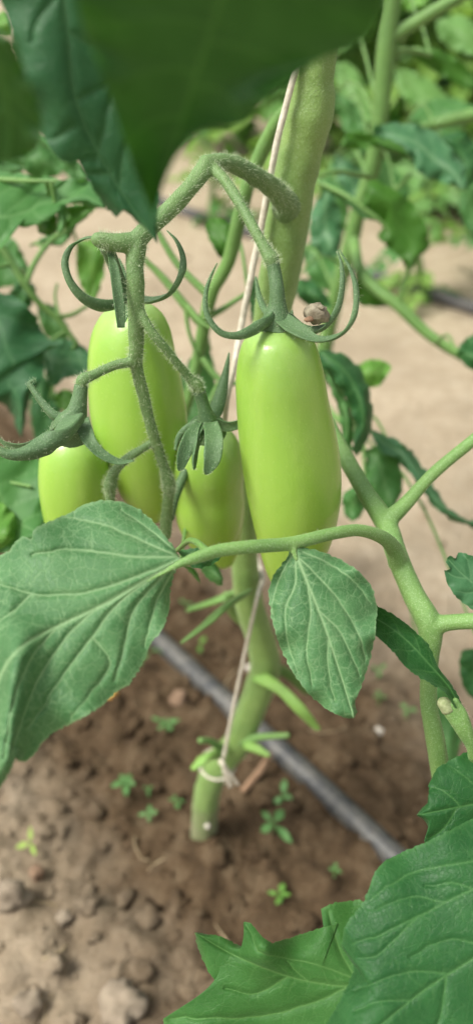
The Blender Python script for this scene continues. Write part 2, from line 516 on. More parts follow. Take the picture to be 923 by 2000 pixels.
def traced_leaf(name, mid, left, right, z0, x0, y0, kx, ky, mat, root, parent=None, veins=None, auto=5, adv=0.16,
                res=2.4, dl=0.0, dr=0.0, ripple=0.0, bulge=0.0, bscale=14.0, tert=2, seed=0, wave=0.0, tip=0.0, step=26.0, mw=5.0, zfun=None, jag=3.0):
    r = random.Random(seed + 11)
    left, right = np.asarray(left, float), np.asarray(right, float)
    ll = np.linalg.norm(np.diff(left, axis=0), axis=1).sum()
    rl = np.linalg.norm(np.diff(right, axis=0), axis=1).sum()
    m = int(max(14, max(ll, rl) / res))
    Lp, Rp = resample(left, m), resample(right, m)
    Mp = resample(catmull(mid, 12), m) if mid is not None else (Lp + Rp) / 2
    wid = np.linalg.norm(Lp - Mp, axis=1).max(), np.linalg.norm(Rp - Mp, axis=1).max()
    n = int(max(5, max(wid) / res))
    ss = np.concatenate([-np.linspace(1, 0, n + 1), np.linspace(0, 1, n + 1)[1:]])
    XY = np.zeros((m, 2 * n + 1, 2))
    for j, s in enumerate(ss):
        XY[:, j] = Mp + ((Lp - Mp) * -s if s < 0 else (Rp - Mp) * s)
    for j, s in enumerate(ss):
        k = max(0.0, (abs(s) - 0.86) / 0.14) ** 2 * jag
        if k > 0:
            for i in range(2, m - 2):
                q = i * res * 0.11
                XY[i, j] += np.array((noise.noise(Vector((q, seed, 1 if s < 0 else 2))), noise.noise(Vector((q, seed + 9, 1 if s < 0 else 2))))) * k
    def at(t, s):
        i = min(max(t, 0), 1) * (m - 1)
        i0 = int(i)
        i1 = min(i0 + 1, m - 1)
        a = Mp[i0] * (1 - (i - i0)) + Mp[i1] * (i - i0)
        E = Lp if s < 0 else Rp
        b = E[i0] * (1 - (i - i0)) + E[i1] * (i - i0)
        return a + (b - a) * abs(s)
    def wig(pl):
        return pl + np.array([(noise.noise(Vector((p[0] * .03, p[1] * .03, seed))) * 5 + noise.noise(Vector((p[0] * .1, p[1] * .1, seed))) * 2.5,
                               noise.noise(Vector((p[0] * .03, p[1] * .03, seed + 4))) * 5 + noise.noise(Vector((p[0] * .1, p[1] * .1, seed + 4))) * 2.5) for p in pl]) * np.linspace(0.2, 1, len(pl))[:, None]
    main = [(mw, Mp[::4] if m > 20 else Mp)]
    if veins:
        sec = [(w, wig(catmull(np.array(pl, float), 6))) for w, pl in veins]
    else:
        sec = []
    if auto:
        for i in range(auto):
            for sd in (-1, 1):
                t0 = 0.06 + 0.78 * (i + (0.25 if sd > 0 else 0) + r.uniform(-.08, .08)) / auto
                pl = [at(t0 + adv * (q ** 1.35), sd * q * 0.94) for q in np.linspace(0, 1, 9)]
                sec.append((mw * 0.55, wig(np.array(pl)) if tert else np.array(pl)))
    groups = [(1.0, main), (0.85, sec)]
    if tert:
        te = branch_veins(main + sec, r, None, None, tert, step)
        groups.append((0.34, te))
    S, D = vein_field(XY, groups)
    D = D.reshape(m, -1)
    tt = np.linspace(0, 1, m)[:, None] * np.ones((1, 2 * n + 1))
    sg = np.ones((m, 1)) * ss[None, :]
    Z = z0 + kx * (XY[..., 0] - x0) + ky * (XY[..., 1] - y0)
    Z = Z + np.where(sg < 0, dl, dr) * sg ** 2 + tip * tt ** 2
    ph = r.uniform(0, 6)
    Z = Z + ripple * np.abs(sg) ** 3 * (np.sin(tt * 23 + ph + sg) + 0.6 * np.sin(tt * 41 + 2 * ph))
    Z = Z + wave * (np.sin(tt * 7 + sg * 2.2 + ph) * 0.6 + np.sin(tt * 12 - sg * 3 + 1.7 * ph) * 0.4)
    if bulge:
        Z = Z + bulge * 0.42 * np.exp(-(D / (bscale * 1.1)) ** 1.5) * np.minimum(1, 3 * (1 - np.abs(sg)) + 0.25)
    if zfun is not None:
        Z = Z + zfun(XY[..., 0], XY[..., 1])
    x = (XY[..., 0] - 461.5) / FPX * Z
    u = (1000 - XY[..., 1]) / FPX * Z
    V = np.stack([x, Z * CP + u * SP, H - Z * SP + u * CP], -1).reshape(-1, 3)
    W = 2 * n + 1
    F = []
    for i in range(m - 1):
        for j in range(W - 1):
            F.append((i * W + j, i * W + j + 1, (i + 1) * W + j + 1, (i + 1) * W + j))
    rim = np.clip((np.abs(sg) - 0.96) / 0.04, 0, 1).reshape(-1) * 0.5
    S = np.maximum(S, rim)
    o = part(name, V, F, mat, root, parent, {'vein': S})
    o['mid_index'] = n
    return o

def a_mid(o):
    return int(o['mid_index'])

def blob_leaf(outline, tip, z, mat, root, parent=None, ky=0.0, kx=0.0, seed=0, **kw):
    """a background leaflet from its outline; index 0 is the base, index tip the point"""
    o = [np.array(p, float) for p in outline]
    left, right = o[:tip + 1], [o[0]] + o[:tip - 1:-1]
    cx = sum(p[0] for p in o) / len(o)
    cy = sum(p[1] for p in o) / len(o)
    a = dict(res=6.0, auto=5, tert=0, wave=0.003, ripple=0.002, bulge=0.0012, dl=0.004, dr=0.004, mw=4.0)
    a.update(kw)
    left = catmull(left, 5)
    right = catmull(right, 5)
    r = random.Random(seed)
    def teeth(pl, sgn):
        pl = resample(pl, 40)
        d = np.gradient(pl, axis=0)
        d /= np.linalg.norm(d, axis=1)[:, None] + 1e-9
        nrm = np.stack([-d[:, 1], d[:, 0]], 1)
        size = np.linalg.norm(np.ptp(pl, axis=0)) * 0.022
        for i in range(1, 39):
            pl[i] += nrm[i] * sgn * size * ((i % 6) / 6 - 0.4) * r.uniform(0.5, 1.4)
        return pl
    left, right = teeth(left, 1), teeth(right, -1)
    lf = traced_leaf('leaflet', None, left, right, z, cx, cy, kx, ky, mat, root, parent, seed=seed, **a)
    # a thin stalk from the blade's base to the closest point of the stalk that carries it
    org = np.array(ORG[root])
    b0 = np.array(lf.data.vertices[a_mid(lf)].co) + org
    if parent is not None:
        co = np.zeros(len(parent.data.vertices) * 3)
        parent.data.vertices.foreach_get('co', co)
        co = co.reshape(-1, 3) + org
        dd = np.linalg.norm(co - b0, axis=1) + 0.25 * np.abs(co[:, 0] - b0[0])
        q = co[int(dd.argmin())]
        L = np.linalg.norm(q - b0)
        if L > 0.003:
            mid_ = (q + b0) / 2 + np.array((0, 0, 0.12 * L))
            v_, f_ = tube(np.column_stack([catmull([q, mid_, b0], 6), np.linspace(0.0011, 0.0007, 13)]), 7, wob=0)
            part('leaflet_stalk', v_, f_, M['stem_back'], root, parent)
    return lf

def leaflet_geo(seed, L=0.07, W=0.04, lob=0.12, fold=0.25, droop=0.5, mrows=22, n=5):
    """free leaflet in its own frame: grows along +x, upper side +z"""
    r = random.Random(seed)
    V, F, S = [], [], []
    k = r.randint(4, 6)
    ph = r.uniform(0, 6)
    for i in range(mrows + 1):
        t = i / mrows
        w = W / 2 * (math.sin(math.pi * t ** 0.8) ** 0.75 if 0 < t < 1 else 0.02)
        for j in range(-n, n + 1):
            s = j / n
            tooth = 1 + lob * (((t * k + (0.3 if s > 0 else 0)) % 1) - 0.5) * 2
            y = w * tooth * s
            x = L * (t + 0.05 * abs(s))
            a = droop * t
            zz = -L * 0.5 * droop * t * t + abs(y) * fold + 0.05 * L * math.sin(7 * t + ph + 2 * s) * abs(s)
            V.append((x * (1 - 0.12 * droop * t), y, zz))
            f = abs(((t * k - abs(s) * 0.9) % 1) - 0.5) * 2
            S.append(max(math.exp(-(s * n / 0.7) ** 2), 0.6 if f > 0.85 else 0))
    Wd = 2 * n + 1
    for i in range(mrows):
        for j in range(Wd - 1):
            F.append((i * Wd + j, i * Wd + j + 1, (i + 1) * Wd + j + 1, (i + 1) * Wd + j))
    return V, F, S

# ------------------------------------------------------------------ ground
def gridaxis(lo, hi, a, b, fine, grow=1.22):
    c = list(np.arange(a, b, fine))
    d, x = fine, b
    while x < hi:
        c.append(x); d *= grow; x += d
    c.append(hi)
    d, x = fine, a - fine
    while x > lo:
        c.insert(0, x); d *= grow; x -= d
    c.insert(0, lo)
    return c

def soil_h(x, y):
    v = Vector((x, y, 0))
    n = v.dot(_n0)
    h = 0.010 * noise.noise(v * 9) + 0.006 * noise.noise(v * 27) + 0.003 * noise.noise(v * 70)
    near = math.exp(-((n - 0.17) / 0.26) ** 2)
    c = 0.0
    if near > 0.03:
        w = v + Vector((noise.noise(v * 60), noise.noise(v * 60 + Vector((5, 5, 5))), 0)) * 0.006
        for sc, am in ((30, 0.020), (62, 0.018), (120, 0.010)):
            q = w * sc + Vector((sc, 2 * sc, 0))
            d = noise.voronoi(q)[0]
            hgt = 0.35 + 0.65 * noise.noise(q * 0.5 + Vector((1, 2, 3)))
            c += am * max(0.0, min(0.5, (d[1] - d[0]))) * max(0.0, hgt) * 1.6
    br2 = (x - BASE[0]) ** 2 + (y - BASE[1]) ** 2
    c += 0.010 * math.exp(-br2 / 0.0009)
    return h * (0.3 + 0.7 * near) + c * near + 0.0025 * noise.noise(v * 140) * (0.25 + near)

_n0 = NRM.copy()
BASE = P(394, 1690, zG(1690))
gx = gridaxis(-120, 120, -0.34, 0.42, 0.0036)
gy = gridaxis(-60, 240, 0.10, 0.95, 0.0036)
GV = []
for y in gy:
    for x in gx:
        GV.append((x, y, soil_h(x, y) if abs(x) < 6 and -3 < y < 9 else 0.0))
nx = len(gx)
GF = [(j * nx + i, j * nx + i + 1, (j + 1) * nx + i + 1, (j + 1) * nx + i) for j in range(len(gy) - 1) for i in range(nx - 1)]
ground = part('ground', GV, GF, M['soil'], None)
ground['kind'] = 'structure'
ground['label'] = 'bare brown soil, dark and crumbly along the pipe, pale and dry beyond'

def G3(px, py, h=0.0):
    p = P(px, py, zG(py, h))
    p.z = soil_h(p.x, p.y) + h
    return p

def rock(c, sx, sy, sz, seed, sub=2, rough=0.28):
    bm = bmesh.new()
    bmesh.ops.create_icosphere(bm, subdivisions=sub, radius=1)
    r = random.Random(seed)
    off = Vector((r.uniform(0, 90), r.uniform(0, 90), r.uniform(0, 90)))
    ca, sa = math.cos(seed * 1.7), math.sin(seed * 1.7)
    V = []
    for v in bm.verts:
        d = v.co.normalized()
        k = 1 + rough * noise.noise(d * 1.3 + off) + rough * 0.7 * noise.noise(d * 2.7 + off) + rough * 0.35 * noise.noise(d * 6 + off)
        x, y, z = d.x * k * sx, d.y * k * sy, d.z * k * sz
        V.append((c[0] + x * ca - y * sa, c[1] + x * sa + y * ca, c[2] + z))
    F = [tuple(v.index for v in f.verts) for f in bm.faces]
    bm.free()
    return V, F

# crumbs and clods of soil too many to count
lst = []
r = random.Random(5)
bm = bmesh.new()
for i in range(7500):
    x, y = r.uniform(-0.36, 0.40), r.uniform(0.14, 0.95)
    n = x * NRM.x + y * NRM.y
    if r.random() > math.exp(-((n - 0.15) / 0.20) ** 2) + 0.04:
        continue
    s = 0.0006 + 0.0062 * r.random() ** 6
    if n < 0.2:
        s *= 1.3
    lst.append(rock((x, y, soil_h(x, y) + s * 0.05), s, s * r.uniform(.6, 1.1), s * r.uniform(.5, .85), i, 2 if s > .003 else 1, 0.75))
for i in range(900):
    y = r.uniform(0.6, 3.2)
    x = r.uniform(-0.35, 0.38) * y
    s = 0.0012 + 0.006 * r.random() ** 5
    lst.append(rock((x, y, soil_h(x, y) + s * 0.1), s, s * r.uniform(.6, 1.1), s * r.uniform(.5, .8), 20000 + i, 1, 0.7))
bm.free()
V, F = merge(lst)
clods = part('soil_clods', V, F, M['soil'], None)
clods['kind'] = 'stuff'
clods['label'] = 'loose crumbs and small clods of soil lying on the ground'
clods['category'] = 'soil'

# ------------------------------------------------------------------ irrigation pipes
def pipe(n_off, t0, t1, rad, mat, label, seed):
    base = NRM * n_off
    t = thing('irrigation_pipe', label, 'pipe', base + ROW * ((t0 + t1) / 2))
    path = []
    for i in range(61):
        s = t0 + (t1 - t0) * i / 60
        p = base + ROW * s
        off = 0.006 * noise.noise(Vector((s * 4, seed, 0)))
        p += NRM * off
        path.append((p.x, p.y, rad - 0.001 + 0.004 * noise.noise(Vector((s * 5, seed + 5, 0))), rad))
    v, f = tube(path, 20, wob=0.01)
    hose = part('hose', v, f, mat, t)
    for s in np.arange(t0 + 0.1, t1, 0.3):
        p = base + ROW * s
        rp = [(p.x, p.y, rad + 0.003 + rad * 0.8, 0.0035), (p.x, p.y, rad + 0.003 + rad * 1.15, 0.003), (p.x, p.y, rad + 0.003 + rad * 1.3, 0.001)]
        if abs(n_off) < 0.5 and -0.75 < s < 0.1:
            continue
        v, f = tube(rp, 10, wob=0)
        part('dripper', v, f, mat, t)
    return t
A, B = P(300, 1232, zG(1232, 0.01)), P(772, 1672, zG(1672, 0.01))
pn = (A.dot(NRM) + B.dot(NRM)) / 2
dirv = (B - A); dirv.z = 0; dirv.normalize()
NRM_P, ROW_P = Vector((-dirv.y, dirv.x, 0)), dirv
if NRM_P.dot(NRM) < 0:
    NRM_P = -NRM_P
_n, _r = NRM, ROW
NRM, ROW = NRM_P, ROW_P
pn = (A.dot(NRM) + B.dot(NRM)) / 2
pipe(pn, -2.2, 0.55, 0.0082, M['pipe'], 'grey dusty plastic hose lying on the dark soil behind the plant base', 1)
A2, B2 = P(620, 503, zG(503)), P(860, 602, zG(602))
pipe((A2.dot(NRM) + B2.dot(NRM)) / 2, -3.0, 0.6, 0.011, M['pipe_far'], 'dark hose lying along the next crop row across the pale path', 2)

# ------------------------------------------------------------------ main tomato plant
YS = 0.31
def S(px, py, w, Y=YS):
    return (px, py, w, zY(py, Y))
plant = thing('tomato_plant', 'tall tomato plant bearing the cluster of green tomatoes, tied with twine', 'plant', P(394, 1680, zG(1680)))
stem_pts = [S(636, -60, 74), S(622, 60, 78), S(610, 150, 84), S(604, 215, 97), S(594, 262, 90), S(578, 330, 86), S(562, 420, 86), S(547, 520, 80), S(530, 620, 72),
            S(508, 760, 62), S(488, 920, 54), S(478, 1050, 50), S(478, 1110, 52), S(486, 1180, 56), S(508, 1250, 56), S(516, 1310, 60),
            S(492, 1380, 56), S(464, 1450, 54), S(428, 1492, 58), S(405, 1545, 51), S(396, 1640, 51), S(394, 1720, 58)]
stem_path = pxpath(stem_pts, 8)
top_ = stem_path[0]
stem_path = np.vstack([[(top_[0] + 0.03 * q, top_[1] + 0.012 * math.sin(3 * q), top_[2] + 0.30 * q, top_[3] * (1 - 0.45 * q)) for q in np.linspace(1, 0.04, 14)], stem_path])
v, f = merge([tube(stem_path, 30, wob=0.07, ribs=0.025)])
stem = part('stem', v, f, M['stem'], plant)
add_hairs([stem_path[14:104]], 1400, 0.0008, 0.0022, plant, stem, 0.00004, 3)

# shoots and leaf stubs low on the stem
def stub(pts, mat=M['stem'], name='side_shoot', ratio=1.0, per=8):
    p = round_end(pxpath(pts, per))
    v, f = tube(p, 12, ratio=ratio, wob=0.06, wdir=(0.8, 0, 0.6) if ratio < 1 else None)
    return part(name, v, f, mat, plant)
stub([S(500, 1318, 30, .305), S(545, 1345, 22, .29), S(585, 1385, 25, .28), S(618, 1422, 14, .278)], M['shoot'], ratio=0.35)
stub([S(510, 1300, 34, .32), S(560, 1315, 26, .33), S(600, 1350, 20, .335)], M['stem_back'], ratio=0.5)
stub([S(470, 1448, 22, .305), S(505, 1440, 15, .30), S(560, 1436, 11, .29)], M['petiole'], 'leaf_stub')
stub([S(478, 1455, 18, .30), S(500, 1462, 18, .295), S(522, 1474, 10, .29)], M['shoot'], 'leaf_stub', 0.5)
stub([S(432, 1462, 20, .30), S(410, 1447, 12, .295), S(392, 1446, 12, .29)], M['petiole'], 'leaf_stub')
stub([S(430, 1475, 26, .30), S(405, 1478, 36, .285), S(384, 1495, 26, .28)], M['shoot'], 'side_shoot', 0.5)
stub([S(478, 1160, 40, .30), S(440, 1185, 40, .275), S(400, 1220, 30, .265), S(358, 1252, 14, .26)], M['stem_back'], 'side_shoot', 0.35)
stub([S(470, 1150, 26, .31), S(430, 1170, 24, .31), S(370, 1190, 16, .32)], M['stem_back'], 'side_shoot', 0.5)
stub([S(474, 1150, 24, .312), S(452, 1190, 22, .316), S(490, 1230, 16, .318)], M['stem'], 'side_shoot', 0.5)

# fruit truss: one continuous stalk down to the knuckles
tr = {}
tr['A'] = [(558, 412, 84, .304), (560, 404, 62, .2945), (554, 390, 48, .2875), (538, 372, 41, .279), (505, 348, 37, .266), (452, 320, 35, .254), (405, 320, 35, .246)]
tr['B'] = [(407, 318, 37, .246), (372, 366, 34, .242), (320, 420, 34, .238), (276, 460, 35, .235), (258, 482, 37, .235)]
tr['K'] = [(412, 308, 18, .2455), (405, 320, 40, .246), (396, 338, 21, .2455)]
tr['C'] = [(270, 462, 40, .235), (264, 520, 37, .236), (266, 600, 34, .240), (266, 680, 30, .246), (266, 712, 27, .250), (280, 770, 24, .256),
           (294, 830, 22, .262), (316, 900, 21, .270), (328, 936, 24, .274), (330, 950, 28, .276), (329, 972, 22, .279), (322, 1045, 24, .288)]
tr['D'] = [(262, 474, 38, .235), (228, 474, 35, .233), (192, 468, 29, .232)]
tr['E'] = [(412, 324, 27, .246), (440, 355, 22, .243), (472, 405, 22, .240), (506, 466, 22, .238), (522, 494, 26, .238), (530, 507, 30, .238), (534, 520, 22, .238)]
tr['F'] = [(264, 590, 24, .240), (292, 642, 18, .240), (332, 692, 18, .245), (368, 736, 19, .251), (383, 751, 26, .253), (389, 764, 21, .255)]
tr['Gb'] = [(264, 706, 21, .248), (222, 714, 19, .2465), (184, 732, 19, .2445), (163, 742, 24, .244), (158, 757, 21, .245)]
tr['Hb'] = [(296, 866, 16, .266), (252, 893, 19, .265), (226, 918, 19, .267), (215, 946, 26, .270), (216, 965, 20, .272), (214, 1010, 20, .276)]
tpaths = {k: pxpath(v_, 10) for k, v_ in tr.items()}
v, f = merge([tube(round_end(tpaths[k]), 16, wob=0.16, seed=i) for i, k in enumerate(tpaths)])
truss = part('truss_stalk', v, f, M['truss'], plant)
remesh(truss, 0.00042, 8)
add_hairs(list(tpaths.values()), 9500, 0.0006, 0.0020, plant, truss, 0.000045, 4)
add_hairs([tpaths['D'][-8:]], 260, 0.001, 0.0024, plant, truss, 0.000025, 5)

# ------------------------------------------------------------------ tomatoes
def fruit(root, sil, Y0, Y1, seed):
    """sil rows: py, x_left, x_right ; hangs in the upright plane Y0 (top) .. Y1 (bottom)"""
    sil = np.array(sil, float)
    c = catmull(sil, 12)
    rows = []
    for py, a, b in c:
        k = (py - sil[0, 0]) / (sil[-1, 0] - sil[0, 0])
        z = zY(py, Y0 + (Y1 - Y0) * k)
        p = P((a + b) / 2, py, z)
        rows.append((p.x, p.y, p.z, max((b - a) / 2 * z / FPX, 0.0003)))
    rows = np.array(rows)
    ns, V, S_ = 56, [], []
    n = len(rows)
    ax = rows[-1, :3] - rows[0, :3]
    ax /= np.linalg.norm(ax)
    u = np.cross(ax, (0, 1, 0)); u /= np.linalg.norm(u)
    w = np.cross(ax, u)
    ph = seed * 1.3
    for i in range(n):
        t = i / (n - 1)
        for k in range(ns):
            a = 2 * math.pi * k / ns
            lobe = 1 + 0.012 * math.cos(3 * a + ph) * (1 - 0.3 * t) + 0.008 * math.cos(7 * a + ph) * max(0, 1 - 3 * t) + 0.03 * noise.noise(Vector((math.cos(a) * 1.2, math.sin(a) * 1.2, t * 3 + seed)))
            V.append(rows[i, :3] + (u * math.cos(a) + w * math.sin(a)) * rows[i, 3] * lobe)
            S_.append(t)
    F = [(i * ns + k, i * ns + (k + 1) % ns, (i + 1) * ns + (k + 1) % ns, (i + 1) * ns + k) for i in range(n - 1) for k in range(ns)]
    F.append(tuple(range(ns)))
    F.append(tuple(range(n * ns - 1, (n - 1) * ns - 1, -1)))
    return part('fruit', V, F, M['fruit'], root, None, {'along': S_})

def calyx(root, stalk_pts, sepals, seed=0, hair=700):
    sp = pxpath(stalk_pts, 10)
    v, f = tube(sp, 20, wob=0.05, seed=seed)
    st = part('stalk', v, f, M['sepal'], root)
    remesh(st, 0.00040, 3)
    paths = [sp]
    first = None
    for i, (pts, ratio, wd) in enumerate(sepals):
        p = pxpath(pts, 9)
        p[:, 3] *= 0.86
        v, f = tube(p, 18, ratio=0.34 if ratio > 0 else -ratio, wdir=wd, wob=0.10, seed=seed + i, cup=0.45)
        part('sepal', v, f, M['sepal'], root, st)
        paths.append(p)
    add_hairs(paths, hair, 0.0005, 0.0014, root, st, 0.00003, seed + 20)
    return st

T = {}
VIEW = (0.62, CP * 0.8, 0.25)                 # a sepal lying edge on turns its width along the line of sight
def tomato(label, top, group='green tomatoes hanging on the truss'):
    return thing('green_tomato', label, 'tomato', top, group)

t1 = tomato('longest smooth green tomato hanging alone from its own bent stalk', P(540, 640, .243))
fruit(t1, [(638, 528, 552), (641, 512, 572), (648, 494, 592), (662, 476, 607), (690, 465, 620), (735, 460, 632), (790, 462, 642), (850, 467, 655), (910, 474, 664),
           (965, 482, 665), (1010, 491, 660), (1055, 502, 648), (1095, 513, 628), (1126, 525, 602), (1142, 538, 580), (1147, 552, 564)], .231, .222, 1)
calyx(t1, [(532, 514, 27, .238), (536, 535, 27, .2385), (540, 565, 29, .239), (541, 595, 36, .2405), (540, 618, 56, .242), (541, 632, 84, .2435)],
      [([(530, 622, 40, .240), (500, 642, 34, .236), (465, 655, 20, .232), (430, 648, 17, .230), (405, 615, 15, .229), (402, 575, 13, .229), (412, 540, 9, .229), (424, 514, 3, .229)], 0.85, VIEW),
       ([(548, 622, 40, .240), (580, 645, 42, .235), (620, 663, 24, .231), (660, 655, 21, .229), (688, 625, 19, .228), (696, 580, 17, .228), (688, 535, 12, .228), (662, 487, 3, .228)], 0.9, VIEW),
       ([(556, 622, 36, .243), (592, 646, 36, .242), (632, 638, 26, .240), (658, 605, 22, .239), (668, 560, 17, .238), (667, 520, 11, .238), (658, 488, 3, .238)], 0.9, VIEW),
       ([(532, 620, 26, .246), (515, 600, 18, .256), (505, 575, 14, .26), (499, 540, 4, .262)], 0.4, None),
       ([(545, 622, 30, .246), (556, 632, 24, .258), (566, 626, 16, .266), (570, 606, 4, .27)], 0.4, None)], 1, 900)

t2 = tomato('broad green tomato hanging behind the main truss stalk', P(258, 596, .262))
fruit(t2, [(594, 246, 270), (597, 228, 290), (606, 208, 306), (624, 192, 322), (655, 178, 335), (700, 172, 345), (760, 173, 358), (820, 180, 366), (880, 198, 366),
           (930, 220, 360), (970, 242, 348), (998, 262, 332), (1014, 278, 316), (1019, 292, 302)], .27, .262, 2)
calyx(t2, [(206, 478, 30, .238), (216, 500, 26, .243), (232, 545, 26, .253), (246, 576, 34, .258), (254, 594, 66, .262)],
      [([(250, 588, 36, .258), (205, 598, 30, .249), (165, 582, 24, .243), (137, 548, 20, .240), (128, 512, 18, .239), (140, 482, 15, .239), (165, 466, 11, .239), (192, 462, 4, .239)], 0.8, VIEW),
       ([(262, 586, 34, .258), (300, 586, 24, .252), (332, 572, 22, .248), (354, 538, 20, .246), (358, 505, 16, .246), (346, 472, 10, .246), (326, 450, 3, .246)], 0.8, VIEW),
       ([(214, 490, 12, .235), (222, 520, 22, .2335), (228, 560, 25, .233), (233, 600, 26, .2335), (236, 640, 18, .2345)], 0.4, (0.8, 0.5, 0)),
       ([(250, 590, 24, .262), (246, 560, 24, .262), (238, 528, 16, .264), (232, 505, 5, .266)], 0.4, None),
       ([(246, 596, 36, .254), (240, 615, 30, .249), (238, 632, 14, .247)], 0.3, (1, 0, 0))], 2, 700)

t3 = tomato('green tomato under a thick pale calyx, partly behind the broad leaf', P(140, 845, .25))
fruit(t3, [(838, 128, 152), (842, 112, 168), (855, 96, 186), (875, 84, 202), (905, 78, 212), (945, 77, 217), (985, 82, 216), (1020, 90, 208), (1055, 104, 194), (1080, 122, 176), (1090, 140, 158)], .255, .25, 3)
calyx(t3, [(159, 752, 27, .245), (156, 775, 30, .2455), (150, 805, 42, .247), (140, 828, 66, .249), (138, 842, 84, .252)],
      [([(150, 815, 50, .242), (118, 850, 56, .236), (75, 876, 42, .232), (30, 888, 28, .229), (0, 880, 20, .228), (-22, 858, 12, .228), (-36, 832, 3, .228)], -0.6, VIEW),
       ([(130, 822, 36, .25), (105, 812, 26, .249), (85, 790, 20, .249), (66, 764, 17, .249), (57, 750, 13, .249), (64, 742, 9, .249), (72, 744, 4, .249)], 0.5, None),
       ([(158, 822, 40, .245), (175, 862, 30, .240), (200, 888, 24, .240), (232, 902, 16, .241), (262, 900, 4, .242)], 0.7, VIEW),
       ([(125, 838, 40, .243), (85, 862, 36, .246), (45, 874, 26, .247), (10, 866, 14, .247), (-10, 845, 4, .247)], 0.4, None)], 3, 700)

t4 = tomato('short green tomato with stubby folded sepals over its shoulder', P(405, 845, .27))
fruit(t4, [(834, 392, 418), (838, 374, 436), (848, 354, 452), (864, 339, 464), (888, 331, 473), (918, 331, 477), (955, 340, 474), (985, 341, 476), (1015, 346, 473), (1040, 356, 466),
           (1058, 368, 456), (1070, 384, 442), (1074, 402, 420)], .262, .258, 4)
calyx(t4, [(389, 764, 25, .255), (395, 785, 25, .257), (401, 806, 30, .259), (405, 826, 50, .262), (405, 840, 80, .266)],
      [([(392, 826, 26, .257), (372, 856, 34, .2525), (358, 888, 34, .2515), (352, 914, 18, .252), (351, 920, 5, .2522)], 0.3, (0.85, 0.4, 0)),
       ([(396, 830, 22, .257), (386, 862, 24, .2525), (380, 892, 24, .252), (379, 912, 14, .252), (379, 918, 4, .252)], 0.4, (0.3, 0.9, 0)),
       ([(411, 826, 34, .257), (417, 858, 44, .2505), (414, 892, 42, .249), (405, 918, 22, .2495), (401, 927, 5, .250)], 0.28, (1, 0.3, 0)),
       ([(408, 826, 34, .266), (424, 790, 34, .271), (436, 745, 22, .274), (443, 712, 12, .275), (447, 688, 3, .276)], 0.35, None),
       ([(416, 826, 34, .262), (445, 832, 26, .262), (472, 824, 20, .262), (500, 806, 6, .263)], 0.45, None),
       ([(392, 826, 26, .262), (368, 836, 22, .262), (350, 854, 16, .262), (342, 880, 5, .262)], 0.45, None)], 4, 800)

t5 = tomato('green tomato mostly hidden behind the short one beside the stem', P(430, 900, .30))
fruit(t5, [(880, 420, 436), (884, 405, 450), (900, 388, 464), (940, 378, 474), (990, 376, 477), (1030, 382, 473), (1070, 396, 466), (1095, 412, 458), (1106, 428, 446)], .289, .285, 5)
p5 = round_end(pxpath([(329, 1010, 24, .284), (345, 960, 20, .292), (385, 880, 18, .297), (425, 872, 30, .2985), (429, 884, 44, .3005)], 8))
v, f = tube(p5, 12)
part('stalk', v, f, M['sepal'], t5)

husk = thing('dry_husk', 'small wrinkled beige husk resting on the calyx of the longest tomato', 'husk', P(617, 632, .240))
v, f = rock(P(617, 614, .2385), .0035, .0026, .0029, 9, 3, 0.4)
hb = part('shell', v, f, M['husk'], husk)
v, f = rock(P(603, 624, .2365), .0016, .0010, .0008, 4, 2, 0.3)
part('flap', v, f, M['twig'], husk)
v, f = rock(P(626, 600, .2365), .0012, .0010, .0007, 14, 2, 0.3)
part('flap', v, f, M['husk'], husk)

# ------------------------------------------------------------------ leaves of the main plant
def stalk(pts, mat, root, name='leaf_stalk', per=9, ribs=0.0, hair=0, vox=None, extra=()):
    ps = [pxpath(q, per) for q in (pts, *extra)]
    v, f = merge([tube(round_end(p), 16, wob=0.04, ribs=ribs, seed=i) for i, p in enumerate(ps)])
    o = part(name, v, f, mat, root)
    if vox:
        remesh(o, vox, 5)
    if hair:
        add_hairs(ps, hair, 0.0004, 0.0012, root, o, 0.000022, len(v))
    return o

rachis = stalk([(556, 690, 36, .333), (610, 780, 34, .318), (672, 890, 33, .300), (712, 960, 35, .287), (752, 1022, 42, .275), (776, 1090, 42, .264), (806, 1160, 44, .260),
                (838, 1222, 50, .258), (838, 1290, 36, .2605), (836, 1370, 34, .264), (850, 1450, 38, .268), (862, 1530, 36, .272), (880, 1640, 34, .275)],
               M['petiole'], plant, 'leaf_stalk', 9, 0.02, 2200, 0.0006,
               extra=([(752, 1020, 40, .275), (790, 985, 29, .272), (845, 925, 25, .270), (925, 858, 24, .268), (1010, 790, 26, .268)],
                      [(776, 1100, 40, .262), (768, 1072, 34, .257), (745, 1049, 28, .249), (700, 1036, 25, .241), (645, 1043, 26, .234), (565, 1062, 28, .226), (490, 1068, 28, .219),
                       (425, 1076, 27, .214), (382, 1090, 25, .2107), (350, 1102, 17, .2085), (320, 1118, 10, .2069), (280, 1139, 5, .2053)],
                      [(838, 1228, 50, .258), (868, 1217, 34, .256), (930, 1213, 32, .252), (1010, 1213, 30, .248)],
                      [(570, 1058, 26, .2265), (572, 1072, 16, .2255), (578, 1092, 10, .225)],
                      [(862, 1530, 34, .27), (905, 1500, 34, .256), (928, 1470, 30, .246), (900, 1420, 31, .240), (872, 1382, 28, .238)],
                      [(926, 1478, 26, .245), (916, 1436, 21, .240), (904, 1396, 18, .237), (888, 1368, 14, .236)],
                      [(870, 1600, 34, .274), (930, 1650, 34, .26), (1000, 1740, 30, .235), (1060, 1780, 26, .22)]))
ce = round_end(pxpath([(875, 1386, 30, .2382), (866, 1374, 27, .2378)], 4))
v, f = tube(ce, 14, wob=0.12)
part('cut_end', v, f, M['cut'], plant, rachis)

